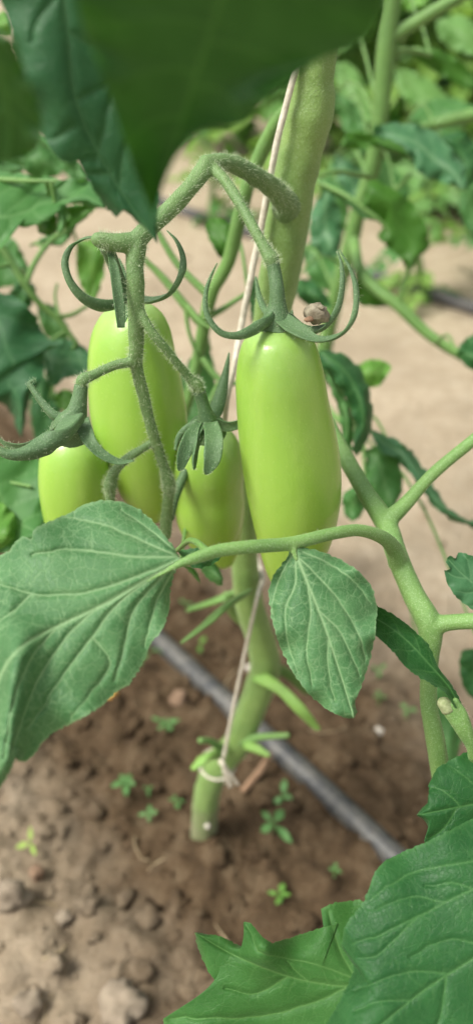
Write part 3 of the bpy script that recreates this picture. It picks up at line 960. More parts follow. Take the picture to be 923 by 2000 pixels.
# the broad leaf that fills the left
traced_leaf('leaflet', [(352, 1092), (280, 1136), (200, 1182), (120, 1220), (45, 1262), (2, 1320), (-30, 1440), (-60, 1600)],
            [(352, 1090), (338, 1066), (320, 1044), (300, 1019), (275, 996), (240, 980), (200, 976), (165, 985), (130, 1005), (95, 1019), (72, 1029), (64, 1040), (62, 1053),
             (46, 1047), (32, 1056), (20, 1074), (0, 1086), (-40, 1110), (-90, 1160), (-130, 1260), (-140, 1400), (-110, 1520), (-60, 1600)],
            [(352, 1096), (340, 1122), (333, 1150), (331, 1190), (322, 1220), (310, 1240), (296, 1253), (288, 1275), (272, 1308), (252, 1338), (235, 1346), (200, 1378), (165, 1400),
             (130, 1418), (104, 1431), (82, 1452), (66, 1476), (50, 1488), (36, 1487), (48, 1472), (38, 1462), (32, 1478), (20, 1508), (0, 1540), (-30, 1575), (-60, 1600)],
            .209, 352, 1092, 0.00002, -0.000042, M['leaf'], plant, rachis, res=2.0, auto=0, seed=3,
            veins=[(4.2, [(345, 1094), (262, 1128), (165, 1158), (62, 1160), (0, 1140)]), (3.6, [(350, 1088), (250, 1086), (165, 1074), (110, 1076), (62, 1085)]),
                   (3.4, [(345, 1085), (290, 1062), (215, 1030), (150, 1012), (120, 1010)]), (3.6, [(300, 1126), (230, 1180), (180, 1245), (130, 1310), (90, 1370), (55, 1425)]),
                   (3.0, [(325, 1118), (262, 1190), (240, 1270), (225, 1330)]), (3.0, [(338, 1116), (310, 1165), (292, 1225), (285, 1262)]),
                   (3.2, [(190, 1186), (130, 1245), (75, 1330), (40, 1420), (20, 1490)]), (3.0, [(110, 1226), (60, 1290), (25, 1380), (8, 1480)]),
                   (2.8, [(350, 1080), (320, 1058), (270, 1015), (235, 995)]), (2.6, [(180, 1245), (215, 1290), (190, 1340), (140, 1400)]), (2.8, [(62, 1160), (30, 1190), (-20, 1230)])],
            bulge=0.0021, bscale=12, ripple=0.0022, dl=0.006, dr=0.004, wave=0.0012, tert=1, step=24, mw=6.5,
            zfun=lambda X, Y_: -0.009 * np.exp(-((X - 40 + (Y_ - 1262) * 0.15) / 38) ** 2) * np.clip((Y_ - 1200) / 80, 0, 1) + 0.010 * np.clip((20 - X) / 100, 0, 1))

# the small leaflet hanging below the stalk
traced_leaf('leaflet', [(570, 1062), (592, 1120), (628, 1210), (662, 1310), (690, 1402)],
            [(568, 1064), (562, 1085), (550, 1102), (532, 1124), (523, 1158), (530, 1210), (545, 1262), (570, 1312), (602, 1356), (640, 1388), (672, 1402), (690, 1403)],
            [(574, 1064), (590, 1068), (620, 1075), (660, 1090), (700, 1115), (726, 1146), (736, 1186), (732, 1240), (722, 1290), (706, 1338), (694, 1366), (692, 1378), (698, 1390), (690, 1403)],
            .2255, 570, 1062, 0.0, -0.00004, M['leaf'], plant, rachis, res=2.0, auto=0, seed=8,
            veins=[(3.0, [(578, 1085), (615, 1120), (660, 1170), (700, 1240), (715, 1290)]), (3.0, [(577, 1080), (575, 1140), (555, 1200), (563, 1260), (580, 1310)]),
                   (2.8, [(600, 1140), (606, 1200), (598, 1270), (610, 1340)]), (2.8, [(618, 1190), (660, 1230), (690, 1290), (700, 1320)]), (2.6, [(640, 1250), (640, 1310), (650, 1370)]),
                   (2.6, [(575, 1075), (550, 1120), (535, 1160), (532, 1200)]), (2.8, [(590, 1078), (640, 1100), (690, 1135), (722, 1180)])],
            bulge=0.0018, bscale=11, ripple=0.0018, dl=0.003, dr=0.004, wave=0.0008, tert=1, step=22, mw=4.6, tip=0.006)

# narrow folded leaflet at the right
traced_leaf('leaflet', [(896, 1382), (872, 1338), (836, 1296), (790, 1248), (740, 1212), (690, 1190)],
            [(900, 1372), (882, 1338), (856, 1306), (846, 1282), (836, 1258), (800, 1224), (762, 1196), (735, 1183), (690, 1176)],
            [(888, 1384), (868, 1352), (838, 1334), (818, 1324), (790, 1302), (762, 1268), (736, 1244), (690, 1215)],
            .238, 860, 1320, 0.00002, -0.00002, M['leaf_deep'], plant, rachis, res=2.2, auto=4, seed=12, bulge=0.0010, bscale=9, dl=-0.004, dr=-0.006, ripple=0.001, wave=0.0006, tert=2, step=20, mw=3.5)

# big leaf in the lower right corner
traced_leaf('leaflet', [(1120, 1740), (1010, 1812), (923, 1872), (830, 1932), (740, 2004), (640, 2085)],
            [(1110, 1700), (1060, 1600), (990, 1578), (923, 1598), (872, 1624), (830, 1645), (785, 1664), (752, 1680), (731, 1702), (718, 1740), (704, 1770), (682, 1794), (670, 1815),
             (666, 1848), (678, 1868), (692, 1876), (688, 1898), (678, 1924), (655, 1968), (630, 2010), (640, 2085)],
            [(1130, 1800), (1080, 1980), (960, 2110), (800, 2150), (640, 2085)],
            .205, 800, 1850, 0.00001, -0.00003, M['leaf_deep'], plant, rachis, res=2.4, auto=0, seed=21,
            veins=[(4.0, [(1040, 1690), (923, 1736), (815, 1790), (740, 1828), (684, 1842)]), (3.4, [(1030, 1670), (923, 1682), (812, 1702), (752, 1734), (722, 1760)]),
                   (2.8, [(812, 1792), (770, 1835), (732, 1868), (700, 1872)]), (2.6, [(870, 1762), (800, 1752), (735, 1775)]), (2.6, [(875, 1902), (800, 1898), (740, 1915), (690, 1935)]),
                   (2.6, [(800, 1955), (745, 1955), (690, 1975)]), (3.0, [(870, 1908), (860, 1980), (830, 2040)]), (2.6, [(923, 1736), (880, 1725), (830, 1730)]), (2.6, [(950, 1850), (890, 1835), (840, 1845), (800, 1870)])],
            bulge=0.0012, bscale=11, ripple=0.0018, dl=0.008, dr=0.004, wave=0.0012, tert=1, step=34, mw=5.0)

# pointed lobed leaf along the bottom
traced_leaf('leaflet', [(790, 1900), (700, 1925), (620, 1920), (540, 1900), (450, 1862), (380, 1821)],
            [(790, 1850), (760, 1780), (700, 1757), (648, 1764), (626, 1775), (640, 1794), (660, 1803), (620, 1814), (565, 1832), (530, 1842), (512, 1830), (490, 1803), (475, 1799),
             (477, 1822), (492, 1846), (470, 1848), (430, 1828), (380, 1821)],
            [(790, 1950), (740, 2080), (600, 2100), (450, 2080), (330, 2050), (318, 1990), (360, 1972), (418, 1942), (427, 1926), (405, 1895), (386, 1852), (380, 1821)],
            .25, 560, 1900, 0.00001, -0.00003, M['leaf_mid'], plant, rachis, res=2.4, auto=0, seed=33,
            veins=[(3.6, [(690, 1922), (600, 1962), (500, 1985), (400, 1988), (330, 1990)]), (3.0, [(700, 1915), (620, 1885), (545, 1870), (505, 1858), (480, 1805)]),
                   (3.0, [(560, 1908), (500, 1940), (440, 1930)]), (3.0, [(690, 1905), (660, 1850), (640, 1780)]), (2.6, [(600, 1915), (560, 1880)])],
            bulge=0.0020, bscale=12, ripple=0.002, dl=0.004, dr=0.006, wave=0.0014, tert=1, step=32, mw=4.2,
            zfun=lambda X, Y_: -0.010 * np.exp(-((X - 515) / 40) ** 2 - ((Y_ - 1850) / 45) ** 2))
# leaf behind it at the right edge
traced_leaf('leaflet', [(1060, 1540), (980, 1560), (900, 1575), (812, 1592)],
            [(1050, 1500), (1010, 1450), (923, 1462), (892, 1477), (852, 1500), (837, 1530), (834, 1568), (819, 1583), (812, 1592)],
            [(1050, 1600), (1000, 1690), (900, 1720), (845, 1690), (827, 1640), (836, 1616), (829, 1603), (812, 1592)],
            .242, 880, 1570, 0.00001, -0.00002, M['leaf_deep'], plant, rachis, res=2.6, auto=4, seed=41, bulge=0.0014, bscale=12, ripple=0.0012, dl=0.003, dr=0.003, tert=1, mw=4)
# right-hand leaf on the stalk that leaves the frame
traced_leaf('leaflet', [(1010, 1200), (950, 1160), (900, 1120), (872, 1090)],
            [(1010, 1190), (990, 1110), (930, 1088), (905, 1080), (893, 1079), (889, 1090), (876, 1086), (872, 1090)],
            [(1010, 1215), (960, 1205), (923, 1192), (890, 1168), (872, 1140), (866, 1115), (878, 1112), (870, 1098), (872, 1090)],
            .262, 900, 1130, 0.00001, -0.00003, M['leaf_teal'], plant, rachis, res=2.6, auto=4, seed=43, bulge=0.0014, bscale=10, ripple=0.0010, tert=1, mw=3.5)

blob_leaf([(1005, 795), (1040, 740), (1100, 700), (1180, 700), (1150, 780), (1080, 815)], 3, .268, M['leaf_deep'], plant, rachis, -0.00003, seed=68)
blob_leaf([(1005, 1213), (1050, 1170), (1120, 1150), (1200, 1190), (1130, 1250), (1060, 1250)], 3, .248, M['leaf_deep'], plant, rachis, -0.00003, seed=69)
# upper leaf whose leaflets hang in front of the lens
upper = stalk([(628, 20, 60, zY(20, .31)), (600, -120, 40, .24), (540, -260, 34, .19), (480, -330, 28, .15), (360, -330, 22, .15), (200, -300, 18, .16), (100, -240, 14, .165), (108, -130, 10, .166)], M['petiole'], plant, 'leaf_stalk',
              extra=([(480, -330, 26, .15), (470, -250, 16, .135), (470, -160, 10, .125)], [(200, -300, 16, .16), (60, -200, 12, .15), (-60, -60, 8, .145), (-40, 40, 6, .143)]))
traced_leaf('leaflet', [(470, -170), (430, 0), (372, 180), (298, 420)],
            [(420, -170), (200, -140), (138, -50), (165, 60), (200, 150), (235, 250), (262, 335), (285, 392), (298, 420)],
            [(520, -170), (720, -150), (752, -40), (742, 30), (722, 70), (682, 98), (640, 108), (600, 132), (556, 165), (520, 195), (482, 238), (462, 246), (420, 240), (382, 262), (345, 300),
             (325, 345), (310, 385), (298, 420)],
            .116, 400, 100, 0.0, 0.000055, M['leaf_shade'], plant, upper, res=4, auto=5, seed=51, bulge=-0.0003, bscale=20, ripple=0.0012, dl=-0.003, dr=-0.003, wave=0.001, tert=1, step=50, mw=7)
traced_leaf('leaflet', [(108, -130), (132, 50), (150, 200), (215, 340), (308, 478)],
            [(80, -130), (0, -90), (-5, -10), (14, 30), (30, 90), (54, 168), (72, 240), (95, 284), (116, 312), (140, 320), (150, 310), (165, 338), (185, 374), (206, 404), (228, 426), (232, 408),
             (250, 416), (270, 436), (290, 450), (300, 464), (308, 478)],
            [(130, -130), (230, -60), (280, 100), (300, 250), (312, 380), (306, 440), (308, 478)],
            .168, 180, 200, 0.00004, 0.00003, M['leaf_hang'], plant, upper, res=2.6, auto=0, seed=55,
            veins=[(3.2, [(132, 60), (180, 90), (215, 60), (240, 20)]), (3.2, [(150, 195), (185, 180), (225, 150)]), (3.0, [(118, -20), (75, 40), (60, 80)]), (3.2, [(140, 250), (110, 270), (90, 275)]),
                   (3.0, [(190, 310), (205, 240), (220, 160)]), (3.0, [(235, 370), (240, 300), (260, 260)]), (2.6, [(215, 340), (180, 340), (165, 335)])],
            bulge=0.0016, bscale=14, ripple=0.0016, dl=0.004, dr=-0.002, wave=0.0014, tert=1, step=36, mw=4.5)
traced_leaf('leaflet', [(-40, 40), (0, 140), (20, 230), (20, 316)],
            [(-50, 45), (-140, 120), (-130, 250), (-60, 310), (20, 316)],
            [(-30, 45), (28, 76), (45, 120), (62, 170), (82, 225), (84, 262), (72, 295), (45, 312), (20, 316)],
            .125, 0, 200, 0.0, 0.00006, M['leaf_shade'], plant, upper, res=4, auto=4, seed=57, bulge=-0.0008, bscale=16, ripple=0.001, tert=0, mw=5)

# drooping shoot behind the truss
shoot = stalk([(588, 190, 30, .318), (535, 250, 30, .335), (488, 350, 28, .35), (466, 430, 28, .362), (446, 510, 27, .375), (414, 570, 26, .385), (400, 630, 26, .395), (388, 690, 24, .405), (370, 770, 22, .415), (345, 850, 20, .43)],
              M['stem_back'], plant, 'leaf_stalk',
              extra=([(405, 620, 14, .392), (440, 600, 11, .396), (485, 570, 8, .40)], [(410, 580, 16, .386), (350, 520, 14, .384), (318, 470, 13, .382), (296, 430, 11, .38)],
                     [(398, 640, 16, .398), (360, 595, 17, .395), (320, 545, 15, .393), (280, 505, 11, .39)], [(362, 600, 9, .395), (368, 645, 8, .398), (384, 690, 8, .402)],
                     [(366, 598, 9, .392), (390, 628, 9, .391), (410, 640, 6, .39)], [(395, 700, 14, .405), (430, 742, 12, .405), (470, 750, 9, .405)]))
blob_leaf([(462, 450), (430, 425), (400, 436), (410, 470), (425, 500), (445, 510), (462, 490)], 4, .40, M['leaf_under'], plant, shoot, 0.00004, seed=60)
blob_leaf([(405, 640), (360, 720), (300, 800), (330, 880), (390, 860), (420, 760)], 3, .45, M['leaf_back'], plant, shoot, seed=61)
blob_leaf([(485, 568), (500, 540), (510, 600), (505, 680), (492, 640)], 3, .40, M['leaf_deep'], plant, shoot, seed=62)

# small bright-edged leaf tips under the short tomato
blob_leaf([(345, 1075), (375, 1108), (410, 1105), (436, 1085), (400, 1070)], 3, .245, M['leaf_deep'], plant, rachis, -0.00003, seed=63, wave=0.0008, ripple=0.0005, dl=0.001, dr=0.001)
blob_leaf([(352, 1100), (372, 1120), (392, 1142), (382, 1112)], 2, .30, M['leaf_under'], plant, shoot, seed=64, wave=0.0008, ripple=0.0005)
blob_leaf([(385, 1100), (400, 1125), (430, 1145), (436, 1130), (420, 1100)], 3, .32, M['leaf_back'], plant, shoot, seed=65, wave=0.001, ripple=0.0005)

# ------------------------------------------------------------------ twine
tw = thing('support_twine', 'pale beige support twine knotted round the foot of the stem', 'twine', P(434, 1495, zY(1495, .285)))
twp = [(590, 90, 13, zY(90, .304)), (562, 190, 13, zY(180, .303)), (538, 290, 13, zY(290, .301)), (514, 420, 14, zY(420, .302)), (490, 540, 13, zY(540, .300)), (470, 640, 13, zY(640, .298)),
       (456, 720, 12, zY(720, .287)), (440, 800, 12, zY(800, .288)), (440, 900, 11, zY(900, .31)), (470, 1000, 11, zY(1000, .335)), (500, 1090, 10, zY(1090, .332)), (512, 1130, 10, zY(1130, .31)),
       (504, 1158, 7.5, zY(1158, .290)), (492, 1210, 7.5, zY(1210, .284)), (476, 1285, 7.5, zY(1285, .284)), (455, 1385, 7.5, zY(1385, .284)), (436, 1482, 7.5, zY(1482, .284))]
path = pxpath(twp, 14)
v, f = tube(path, 10, wob=0.15)
part('cord', v, f, M['twine'], tw)
kn = P(432, 1488, zY(1488, .283))
v, f = rock(kn, .0018, .0018, .0017, 3, 2, .3)
part('knot', v, f, M['twine'], tw)
for k, q in enumerate(([(434, 1490), (444, 1512), (450, 1536)], [(434, 1490), (452, 1515), (464, 1532)], [(434, 1490), (438, 1515), (440, 1530)])):
    pp = pxpath([(x, y, 9 - k * 2, zY(y, .280)) for x, y in q], 6)
    v, f = tube(pp, 8, wob=0.3)
    part('loose_end', v, f, M['twine'], tw)
# loop round the stem
c = np.array(P(425, 1492, zY(1492, YS)))
rad = 62 / 2 * zY(1492, YS) / FPX + 0.001
lp = [(c[0] + rad * math.cos(a), c[1] + rad * math.sin(a), c[2] + 0.001 * math.sin(a), 0.0008) for a in np.linspace(0, 2 * math.pi, 40)]
v, f = tube(lp, 8, wob=0.1)
part('loop', v, f, M['twine'], tw)

# ------------------------------------------------------------------ plant behind at the right
YB = 0.574
def B_(px, py, w, Y=YB):
    return (px, py, w, zY(py, Y))
back = thing('tomato_plant', 'tomato plant with curled leaves standing behind the longest tomato', 'plant', P(600, 1140, zG(1140)))
bp = pxpath([B_(775, -120, 36), B_(764, 0, 36), B_(752, 110, 38), B_(742, 220, 34), B_(728, 320, 33), B_(700, 410, 31), B_(683, 480, 32), B_(655, 580, 32), B_(625, 720, 32), B_(600, 900, 32), B_(590, 1060, 32), B_(588, 1190, 32)], 8)
v, f = tube(bp, 14)
bstem = part('stem', v, f, M['stem_back'], back)
bst = []
def bstalk(pts, name='leaf_stalk'):
    p = pxpath(pts, 8)
    v, f = tube(round_end(p), 12)
    return part(name, v, f, M['stem_back'], back)
b1 = bstalk([B_(758, 75, 30), B_(800, 50, 26), B_(850, 20, 25), B_(920, -20, 24)])
b2 = bstalk([B_(690, 470, 22, .56), B_(702, 528, 22, .53), B_(735, 565, 23, .51), B_(778, 598, 24, .50), B_(832, 650, 22, .49), B_(892, 690, 20, .48), B_(960, 725, 16, .47)])
b2b = bstalk([B_(779, 596, 12, .50), B_(786, 565, 10, .50), B_(798, 525, 9, .50)])
b3 = bstalk([B_(735, 290, 22, .57), B_(800, 262, 20, .62), B_(850, 243, 22, .64), B_(930, 222, 24, .62), B_(1000, 205, 20, .6)])
b4 = bstalk([B_(770, 100, 10, .58), B_(800, 98, 9, .60), B_(840, 108, 8, .62)])
b5 = bstalk([B_(722, 345, 13, .56), B_(690, 340, 10, .54), B_(650, 335, 9, .52), B_(615, 350, 8, .51), B_(680, 385, 9, .49), B_(730, 425, 8, .485)])
b6 = bstalk([B_(705, 405, 12, .57), B_(760, 380, 10, .6), B_(800, 340, 9, .6)])
b7 = bstalk([B_(610, 740, 14, .57), B_(640, 800, 15, .50), B_(665, 822, 14, .48), B_(690, 836, 10, .47)])
LT, LU, LB, LD = M['leaf_teal'], M['leaf_under'], M['leaf_back'], M['leaf_deep']
def zb(py, Y): return zY(py, Y)
blob_leaf([(905, 372), (868, 358), (822, 342), (800, 312), (762, 288), (728, 262), (732, 246), (790, 240), (840, 254), (872, 282), (908, 328)], 5, .485, LT, back, b3, -0.00012, seed=70, ripple=.004)
blob_leaf([(800, 312), (770, 300), (735, 288), (695, 292), (664, 290), (672, 264), (698, 255), (740, 266), (785, 284)], 4, .478, LU, back, b3, 0.0001, seed=71)
blob_leaf([(905, 372), (890, 320), (855, 270), (905, 255), (930, 290), (930, 350)], 3, .50, LD, back, b3, 0.0, seed=72)
blob_leaf([(705, 400), (722, 352), (762, 366), (802, 396), (830, 440), (837, 482), (815, 505), (800, 532), (782, 505), (742, 470), (738, 455), (748, 442), (722, 425)], 7, .49, M['leaf_under'], back, b2b, 0.00006, seed=73)
blob_leaf([(622, 348), (655, 355), (700, 398), (738, 428), (712, 428), (670, 395), (625, 368)], 3, .475, LB, back, b5, -0.00008, seed=74, wave=.001)
blob_leaf([(890, 690), (905, 664), (940, 650), (985, 660), (990, 730), (940, 728), (910, 716)], 3, .45, LD, back, b2, 0.0, seed=75)
blob_leaf([(700, 520), (735, 562), (770, 592), (735, 600), (695, 592), (690, 555)], 3, .53, LU, back, b2, 0.00005, seed=76)
blob_leaf([(636, 365), (660, 400), (668, 455), (660, 498), (632, 500), (606, 470), (608, 410)], 3, .50, LT, back, b5, -0.00005, seed=77)
blob_leaf([(655, 300), (690, 320), (712, 345), (716, 395), (690, 420), (668, 370), (650, 330)], 4, .60, LT, back, b5, -0.00005, seed=78)
blob_leaf([(575, 545), (610, 548), (640, 580), (648, 602), (610, 600), (580, 580)], 3, .50, LD, back, bstem, 0.0, seed=79)
blob_leaf([(785, 100), (840, 94), (892, 116), (932, 158), (940, 185), (880, 160), (830, 128)], 4, .56, LU, back, b4, 0.0001, seed=80)
blob_leaf([(772, 12), (800, -14), (840, -10), (832, 16), (800, 22)], 3, .56, M['leaf_bright'], back, b1, seed=81)
blob_leaf([(650, 180), (690, 200), (720, 250), (690, 260), (660, 225)], 2, .62, LB, back, bstem, seed=82)
blob_leaf([(668, 200), (690, 240), (720, 300), (705, 310), (680, 270), (660, 225)], 2, .66, LB, back, bstem, -0.0001, seed=83)
blob_leaf([(650, 120), (690, 130), (720, 190), (725, 240), (690, 235), (660, 180)], 3, .74, M['leaf_far'], back, bstem, -0.0001, seed=180)
blob_leaf([(660, 300), (640, 330), (628, 400), (640, 460), (665, 470), (680, 400)], 3, .62, LB, back, b5, 0.0, seed=181)
blob_leaf([(770, 130), (830, 150), (880, 200), (870, 240), (810, 215), (775, 170)], 3, .78, M['leaf_far'], back, b4, -0.0001, seed=182)
blob_leaf([(850, 40), (900, 30), (950, 70), (940, 110), (890, 100), (855, 70)], 3, .72, M['leaf_far'], back, b1, -0.0001, seed=183)
blob_leaf([(790, 240), (830, 200), (880, 190), (930, 210), (900, 250), (840, 262)], 3, .70, LB, back, b3, -0.0001, seed=184)
blob_leaf([(730, 300), (780, 340), (800, 380), (770, 410), (735, 380), (722, 340)], 3, .66, LB, back, b6, 0.0, seed=185)
blob_leaf([(905, 360), (935, 380), (950, 440), (925, 470), (900, 430), (895, 390)], 3, .60, LB, back, b3, 0.0, seed=186)
blob_leaf([(590, 480), (625, 470), (660, 500), (668, 560), (640, 570), (600, 540)], 3, .64, LB, back, bstem, 0.0, seed=187)
# curled leaves between the fruit and the path
blob_leaf([(622, 684), (662, 688), (700, 716), (722, 768), (727, 820), (716, 862), (694, 892), (688, 870), (692, 828), (676, 780), (650, 738), (622, 706)], 6, .385, LD, back, b7, 0.0, seed=84, dl=.012, dr=.004)
blob_leaf([(630, 712), (655, 740), (680, 790), (690, 840), (684, 890), (668, 860), (660, 800), (640, 750)], 4, .39, LB, back, b7, 0.0, seed=85)
blob_leaf([(688, 720), (720, 702), (752, 706), (764, 718), (742, 752), (716, 756), (700, 742)], 3, .46, M['leaf_bright'], back, b7, -0.0001, seed=86)
blob_leaf([(712, 880), (742, 866), (772, 888), (786, 948), (768, 998), (738, 1002), (716, 960)], 4, .42, LB, back, b7, -0.00005, seed=87)
blob_leaf([(712, 930), (690, 950), (668, 968), (672, 1008), (692, 1018), (712, 990)], 3, .43, LB, back, b7, 0.0, seed=88)
blob_leaf([(720, 838), (760, 852), (794, 874), (832, 920), (854, 962), (884, 1000), (945, 1026), (915, 1028), (870, 1010), (838, 980), (808, 938), (776, 898), (738, 878)], 6, .41, LT, back, b7, -0.0001, seed=89, ripple=.004)
blob_leaf([(762, 870), (790, 868), (800, 900), (790, 915), (770, 895)], 3, .425, LD, back, b7, 0.0, seed=90)
blob_leaf([(940, 1270), (905, 1268), (896, 1300), (905, 1345), (930, 1370), (960, 1330)], 4, .40, LD, back, b7, 0.0, seed=91)
blob_leaf([(840, 1395), (850, 1340), (880, 1350), (900, 1420), (890, 1500), (850, 1500)], 4, .45, LB, back, b7, 0.0, seed=92)

# ------------------------------------------------------------------ plant at the left
lef = thing('tomato_plant', 'dark leaved tomato plant standing beyond the cluster at the broad leaf side', 'plant', P(-160, 1290, zG(1290)))
def lstalk(pts):
    p = pxpath(pts, 8)
    v, f = tube(round_end(p), 12)
    return part('leaf_stalk', v, f, M['stem_back'], lef)
lp_ = pxpath([(-150, 100, 40, zY(100, .46)), (-150, 400, 40, zY(400, .46)), (-156, 800, 40, zY(800, .46)), (-160, 1330, 42, zY(1330, .46))], 8)
v, f = tube(lp_, 14)
lstem = part('stem', v, f, M['stem_back'], lef)
l1 = lstalk([(-150, 380, 22, .42), (-70, 400, 18, .42), (0, 478, 15, .425), (45, 548, 15, .43), (75, 590, 13, .435), (112, 622, 11, .44), (150, 670, 9, .445)])
l2 = lstalk([(50, 555, 13, .43), (70, 510, 11, .435), (100, 470, 10, .44), (140, 445, 8, .445)])
l3 = lstalk([(108, 620, 9, .44), (140, 615, 9, .445), (170, 598, 7, .45)])
l4 = lstalk([(116, 622, 7, .44), (108, 580, 6, .442), (112, 555, 5, .444)])
l5 = lstalk([(-150, 330, 18, .40), (-60, 345, 14, .385), (30, 352, 10, .372), (110, 354, 6, .368)])
l6 = lstalk([(-155, 840, 18, .42), (-80, 880, 14, .37), (-20, 930, 10, .35), (60, 950, 6, .342)])
blob_leaf([(-60, 345), (0, 335), (60, 343), (130, 350), (186, 352), (216, 384), (206, 408), (150, 400), (112, 402), (104, 428), (60, 440), (28, 448), (8, 478), (-60, 500)], 6, .37, LB, lef, l5, -0.00014, seed=100, ripple=.003, dl=.002)
blob_leaf([(100, 405), (78, 420), (74, 452), (98, 462), (112, 450), (110, 420)], 3, .385, LU, lef, l5, 0.0001, seed=101)
blob_leaf([(108, 402), (112, 430), (112, 456), (124, 450), (132, 410), (126, 392)], 2, .372, LB, lef, l5, -0.0001, seed=102, wave=.001)
blob_leaf([(122, 404), (160, 398), (188, 402), (170, 425), (150, 440), (136, 468), (126, 450)], 5, .40, LU, lef, l5, 0.0, seed=103)
blob_leaf([(150, 472), (198, 468), (206, 520), (190, 580), (180, 600), (166, 575), (150, 530)], 4, .46, M['leaf_bright'], lef, l2, 0.0, seed=104)
blob_leaf([(60, 480), (100, 455), (140, 460), (120, 480), (90, 478)], 2, .45, LB, lef, l2, 0.0, seed=105)
blob_leaf([(-50, 560), (0, 568), (48, 592), (66, 610), (78, 640), (96, 660), (126, 672), (96, 676), (84, 690), (86, 740), (62, 762), (56, 800), (42, 856), (20, 805), (-4, 782), (-60, 790)], 12, .415, M['leaf_hang'], lef, l1, 0.00003, seed=106, ripple=.004, wave=.004)
blob_leaf([(84, 690), (110, 664), (140, 664), (168, 680), (182, 702), (166, 732), (130, 738), (102, 756), (88, 724)], 4, .44, LT, lef, l1, -0.0002, seed=107)
blob_leaf([(98, 776), (128, 760), (165, 775), (160, 800), (130, 806)], 2, .47, LU, lef, l1, 0.0, seed=108)
blob_leaf([(40, 545), (70, 560), (62, 600), (30, 600), (20, 570)], 2, .46, LD, lef, l1, 0.0, seed=109)
blob_leaf([(-60, 890), (0, 872), (50, 884), (84, 912), (102, 1000), (84, 1050), (30, 1070), (-60, 1080)], 5, .34, LB, lef, l6, -0.0001, seed=110)
blob_leaf([(-60, 960), (0, 980), (30, 1010), (28, 1050), (0, 1075), (-60, 1090)], 3, .33, M['leaf_bright'], lef, l6, -0.0001, seed=111)
blob_leaf([(30, 300), (60, 280), (100, 290), (130, 320), (110, 345), (60, 345)], 3, .50, LB, lef, l5, 0.0, seed=112)
blob_leaf([(-20, 300), (10, 310), (50, 330), (30, 345), (-20, 345)], 2, .44, LB, lef, l5, 0.0, seed=113)
blob_leaf([(-20, 40), (10, 20), (26, 45), (24, 70), (-10, 70)], 2, .5, M['leaf_bright'], lef, l5, 0.0, seed=114)
blob_leaf([(-60, 470), (-20, 440), (30, 470), (60, 530), (20, 560), (-40, 550)], 3, .50, LB, lef, l1, 0.0, seed=190)
blob_leaf([(70, 590), (110, 600), (140, 650), (120, 670), (85, 650)], 2, .52, LB, lef, l1, 0.0, seed=191)
blob_leaf([(-40, 240), (40, 250), (110, 270), (160, 300), (120, 330), (40, 330), (-40, 320)], 3, .56, LB, lef, l5, -0.0001, seed=192)
blob_leaf([(60, 740), (90, 735), (120, 800), (110, 860), (80, 880), (60, 820)], 3, .55, LD, lef, l6, 0.0, seed=193)
blob_leaf([(120, 300), (150, 310), (180, 345), (150, 355), (120, 330)], 2, .52, LB, lef, l5, 0.0, seed=115)

# ------------------------------------------------------------------ far crop rows
variants = []
for i in range(5):
    rr = random.Random(200 + i)
    Vs, Fs, Ss = [], [], []
    rach = np.array([(0.16 * q, 0.01 * math.sin(3 * q + i), 0.02 * math.sin(2.6 * q) - 0.05 * q * q, 0.0022 - 0.0012 * q) for q in np.linspace(0, 1, 10)])
    tv, tf_ = tube(rach, 6, wob=0)
    Vs += [tuple(p) for p in tv]; Fs += tf_; Ss += [0.6] * len(tv)
    for q, sd in ((0.3, 1), (0.34, -1), (0.55, 1), (0.6, -1), (0.8, 1), (0.82, -1), (0.98, 0)):
        k = min(9, int(q * 9))
        lv, lf, ls = leaflet_geo(300 + i * 10 + int(q * 50) + sd, rr.uniform(.055, .085), rr.uniform(.03, .048), 0.2, rr.uniform(.05, .5), rr.uniform(.2, 1.0), 12, 3)
        mt = Matrix.Translation(Vector(rach[k, :3])) @ Matrix.Rotation(sd * R(rr.uniform(50, 75)) + (R(rr.uniform(-15, 15)) if sd == 0 else 0), 4, 'Z') @ Matrix.Rotation(R(rr.uniform(-25, 25)), 4, 'X')
        o = len(Vs)
        Vs += [tuple(mt @ Vector(p)) for p in lv]
        Fs += [tuple(x + o for x in q_) for q_ in lf]
        Ss += ls
    variants.append((Vs, Fs, Ss))
leaf_meshes = []
for i, (a, b, c) in enumerate(variants):
    for mk in ('leaf_far', 'leaf_back', 'leaf_far_yellow'):
        me = bpy.data.meshes.new('leaf')
        me.from_pydata(a, [], b)
        at = me.attributes.new('vein', 'FLOAT', 'POINT')
        at.data.foreach_set('value', np.asarray(c, dtype=np.float32))
        me.materials.append(M[mk])
        finish(me)
        leaf_meshes.append(me)

def row_plant(base, h, nleaf, seed, label, group, scale=1.0):
    rr = random.Random(seed)
    t = thing('tomato_plant', label, 'plant', base, group)
    lean = Vector((rr.uniform(-.08, .08), rr.uniform(-.08, .08), 0))
    pth = [(base.x + lean.x * q + 0.02 * math.sin(5 * q + seed), base.y + lean.y * q, base.z - 0.01 + h * q, 0.008 * (1 - 0.5 * q)) for q in np.linspace(0, 1, 14)]
    v, f = tube(pth, 9)
    part('stem', v, f, M['stem_back'], t)
    for i in range(nleaf):
        q = 0.12 + 0.86 * i / nleaf
        k = int(q * 13)
        p = Vector(pth[k][:3]) - base
        me = leaf_meshes[rr.choice((0, 1, 2, 3, 3, 4, 5, 6, 6, 7, 8, 9, 11, 12, 14))]
        o = bpy.data.objects.new('leaf', me)
        col.objects.link(o)
        o.parent = t
        o.location = p
        s = scale * rr.uniform(0.8, 1.35)
        o.scale = (s, s, s)
        o.rotation_euler = (R(rr.uniform(-25, 25)), R(rr.uniform(-35, 30)), i * 2.4 + rr.uniform(-.5, .5))
    return t
def rowpt(off, t):
    p = NRM * off + ROW * t
    return Vector((p.x, p.y, 0))
seedn = 400
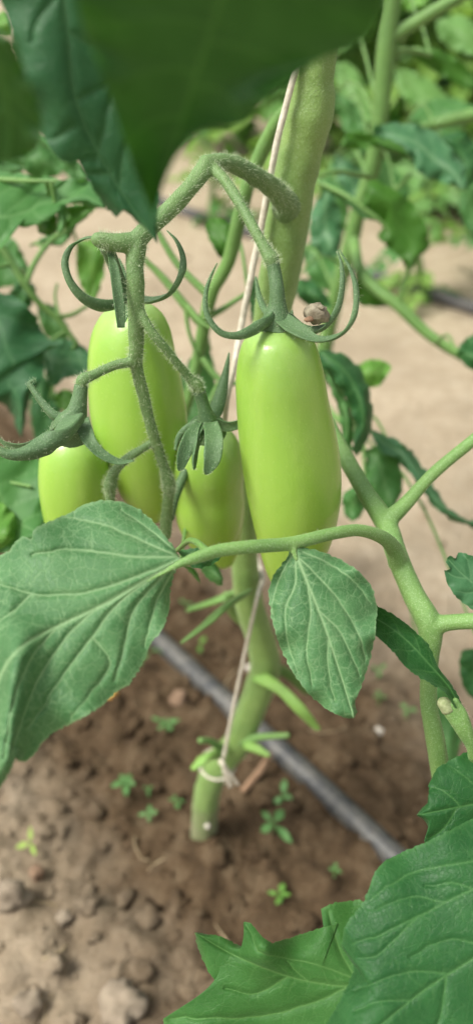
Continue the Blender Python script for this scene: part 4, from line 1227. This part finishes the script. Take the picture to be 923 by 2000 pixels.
for off, ts in ((1.62, np.arange(-2.03, 0.5, 0.24)), (2.4, np.arange(-3.4, 0.6, 0.26)), (3.2, np.arange(-4.2, 0.6, 0.33)), (4.1, np.arange(-5.2, 0.6, 0.40))):
    for t in ts:
        seedn += 1
        rr = random.Random(seedn)
        row_plant(rowpt(off + rr.uniform(-.04, .04), t + rr.uniform(-.05, .05)), rr.uniform(.75, 1.05), 40, seedn,
                  'bushy green tomato plant in the far crop rows across the pale path', 'tomato plants in the far rows', 1.25)
pq = P(822, 592, zG(592)); pq.z = 0
row_plant(pq, 0.30, 12, 901, 'small thin young plant growing beside the dark far hose', None, 0.42)
pq = P(1010, 560, zG(560)); pq.z = 0
row_plant(pq, 0.55, 16, 902, 'leafy low plant rooted beside the dark hose at the path edge', None, 0.8)
pq = P(440, 445, zG(445)); pq.z = 0
row_plant(pq, 0.22, 10, 903, 'small weedy plant growing by the far hose behind the fruit stalk', None, 0.5)

# ------------------------------------------------------------------ seedlings
def seedling(px, py, size, n, label, seed, mat=M['leaf_seed'], group=None, h=0.010):
    rr = random.Random(seed)
    b = G3(px, py)
    z = zG(py)
    L = size * z / FPX
    t = thing('seedling', label, 'seedling', b, group)
    top = b + Vector((0, 0, h))
    v, f = tube([(b.x, b.y, b.z - 0.003, 0.0008), (b.x + 0.0005, b.y, b.z + h * .5, 0.0008), (top.x, top.y, top.z, 0.0007)], 6)
    part('stem', v, f, M['stem_back'], t)
    a0 = rr.uniform(0, 6)
    tilt = Matrix.Rotation(R(rr.uniform(-24, 24)), 4, 'X') @ Matrix.Rotation(R(rr.uniform(-24, 24)), 4, 'Y')
    for i in range(n):
        lv, lf, ls = leaflet_geo(seed * 9 + i, L * rr.uniform(.6, 1.15), L * rr.uniform(.34, .58), 0.0, 0.12, rr.uniform(.0, .4), 10, 3)
        m = Matrix.Translation(top) @ tilt @ Matrix.Rotation(a0 + i * 2 * math.pi / n + rr.uniform(-.2, .2), 4, 'Z') @ Matrix.Rotation(R(rr.uniform(-22, 0)), 4, 'Y')
        # a leaf narrows to a stalk near the middle of the plant
        vv = [m @ Vector((p[0], p[1] * min(1, 0.25 + (p[0] / L) * 1.6), p[2])) for p in lv]
        part('leaf', vv, lf, mat, t, None, {'vein': ls})
    return t
seedling(530, 1642, 46, 4, 'four leaved green seedling on dark soil between stem and hose', 1)
seedling(552, 1572, 32, 3, 'small green seedling just behind the four leaved one, close to the hose', 2)
seedling(392, 1272, 24, 2, 'bright round leaved seedling growing beside the hose below the side shoot', 3, M['leaf_bright'])
seedling(324, 1440, 30, 5, 'feathery green seedling alone on dark soil below the broad leaf', 4)
seedling(250, 1568, 26, 5, 'green seedling, the largest of the small cluster near the stem foot', 5)
seedling(293, 1612, 20, 4, 'compact four leaved seedling of the small cluster near the stem foot', 6)
seedling(343, 1585, 22, 4, 'small seedling of the cluster, right next to the stem foot', 7)
seedling(290, 1560, 14, 3, 'tiniest seedling between the other ones of the small cluster', 12)
seedling(66, 1670, 30, 3, 'pale yellow green seedling near the pale stone', 8, M['leaf_yellow'])
seedling(547, 1772, 26, 4, 'pale clover like seedling above the pointed lobed leaf', 9, M['leaf_bright'])
seedling(648, 1738, 18, 3, 'little seedling beside the big leaf under the hose end', 10)
seedling(275, 1318, 22, 3, 'green seedling peeping out under the edge of the broad leaf', 11)
seedling(312, 1285, 18, 3, 'small bluish seedling touching the hose under the broad leaf', 13)
seedling(735, 1332, 20, 3, 'faint seedling at the path edge beyond the small hanging leaflet', 14)
seedling(735, 1392, 22, 3, 'seedling on the soil between small hanging leaflet and thick leaf stalk', 15)
seedling(790, 1412, 24, 3, 'seedling on the soil close to the thick leaf stalk', 16)
seedling(365, 1205, 22, 2, 'round leaved seedling behind the side shoot, beyond the hose', 17)

# ------------------------------------------------------------------ stones and litter
def stone(px, py, wpx, hpx, mat, label, seed, name='stone', cat='stone'):
    b = G3(px, py)
    z = zG(py)
    w, h = wpx / 2 * z / FPX, hpx / 2 * z / FPX
    v, f = rock(b + Vector((0, 0, h * 0.45)), w, w * .85, h * .95, seed, 3, .5)
    o = part(name, v, f, mat, None)
    o['label'], o['category'] = label, cat
    return o
stone(34, 1775, 62, 60, M['stone'], 'rounded pale stone, the largest on the dark soil', 2)
stone(76, 1722, 32, 46, M['stone_red'], 'rounded brown lump leaning near the large pale stone', 5)
stone(350, 1380, 36, 28, M['stone_red'], 'smooth brown stone on dark soil below the broad leaf', 8)
stone(222, 1378, 24, 24, M['dead'], 'small orange fallen petal below the broad leaf edge', 3, 'fallen_petal', 'petal')
stone(738, 1436, 18, 18, M['stone_white'], 'small white pebble on bare soil near the small hanging leaflet', 6)
stone(486, 1312, 16, 16, M['stone_white'], 'small white pebble beside the twine above the hose', 7)
stone(128, 1808, 34, 30, M['stone'], 'pale lump of earth beside the large pale stone', 11)
stone(242, 1985, 90, 60, M['stone'], 'flat pale slab of dry earth beside the pointed lobed leaf', 12)
stone(60, 1970, 60, 50, M['stone'], 'pale blocky lump of earth on the dry soil near the large stone', 13)
b = P(405, 1614, zY(1614, .298))
v, f = rock(b, .0018, .0016, .0018, 4, 2, .3)
sn = part('white_speck', v, f, M['stone_white'], None)
sn['label'], sn['category'] = 'tiny white snail like speck stuck on the foot of the stem', 'snail'
b = G3(505, 1540)
v, f = tube([(b.x - .012, b.y - .010, b.z + .002, .0022), (b.x, b.y + .002, b.z + .007, .0025), (b.x + .008, b.y + .016, b.z + .009, .0018)], 8, wob=.3)
tg = part('twig', v, f, M['twig'], None)
tg['label'], tg['category'] = 'short brown dry twig on dark soil between stem and hose', 'twig'

# dry straw and chaff on the soil, too fine to count
r = random.Random(77)
lst = []
for i in range(130):
    x, y = r.uniform(-0.3, 0.34), r.uniform(0.18, 0.85)
    n = x * _n0.x + y * _n0.y
    if r.random() > math.exp(-((n - 0.17) / 0.2) ** 2):
        continue
    a, L = r.uniform(0, 6.28), r.uniform(0.004, 0.018)
    rows = []
    for q in (-1, -0.3, 0.4, 1):
        xx, yy = x + math.cos(a + 0.3 * q) * L * q, y + math.sin(a + 0.3 * q) * L * q
        rows.append((xx, yy, soil_h(xx, yy) + 0.0012 + 0.001 * q * q, r.uniform(0.0003, 0.0008)))
    lst.append(tube(rows, 5, ratio=0.4, wob=0))
V, F = merge(lst)
straw = part('straw_litter', V, F, M['straw'], None)
straw['kind'] = 'stuff'
straw['label'] = 'scattered bits of dry straw and chaff on the soil'
straw['category'] = 'straw'
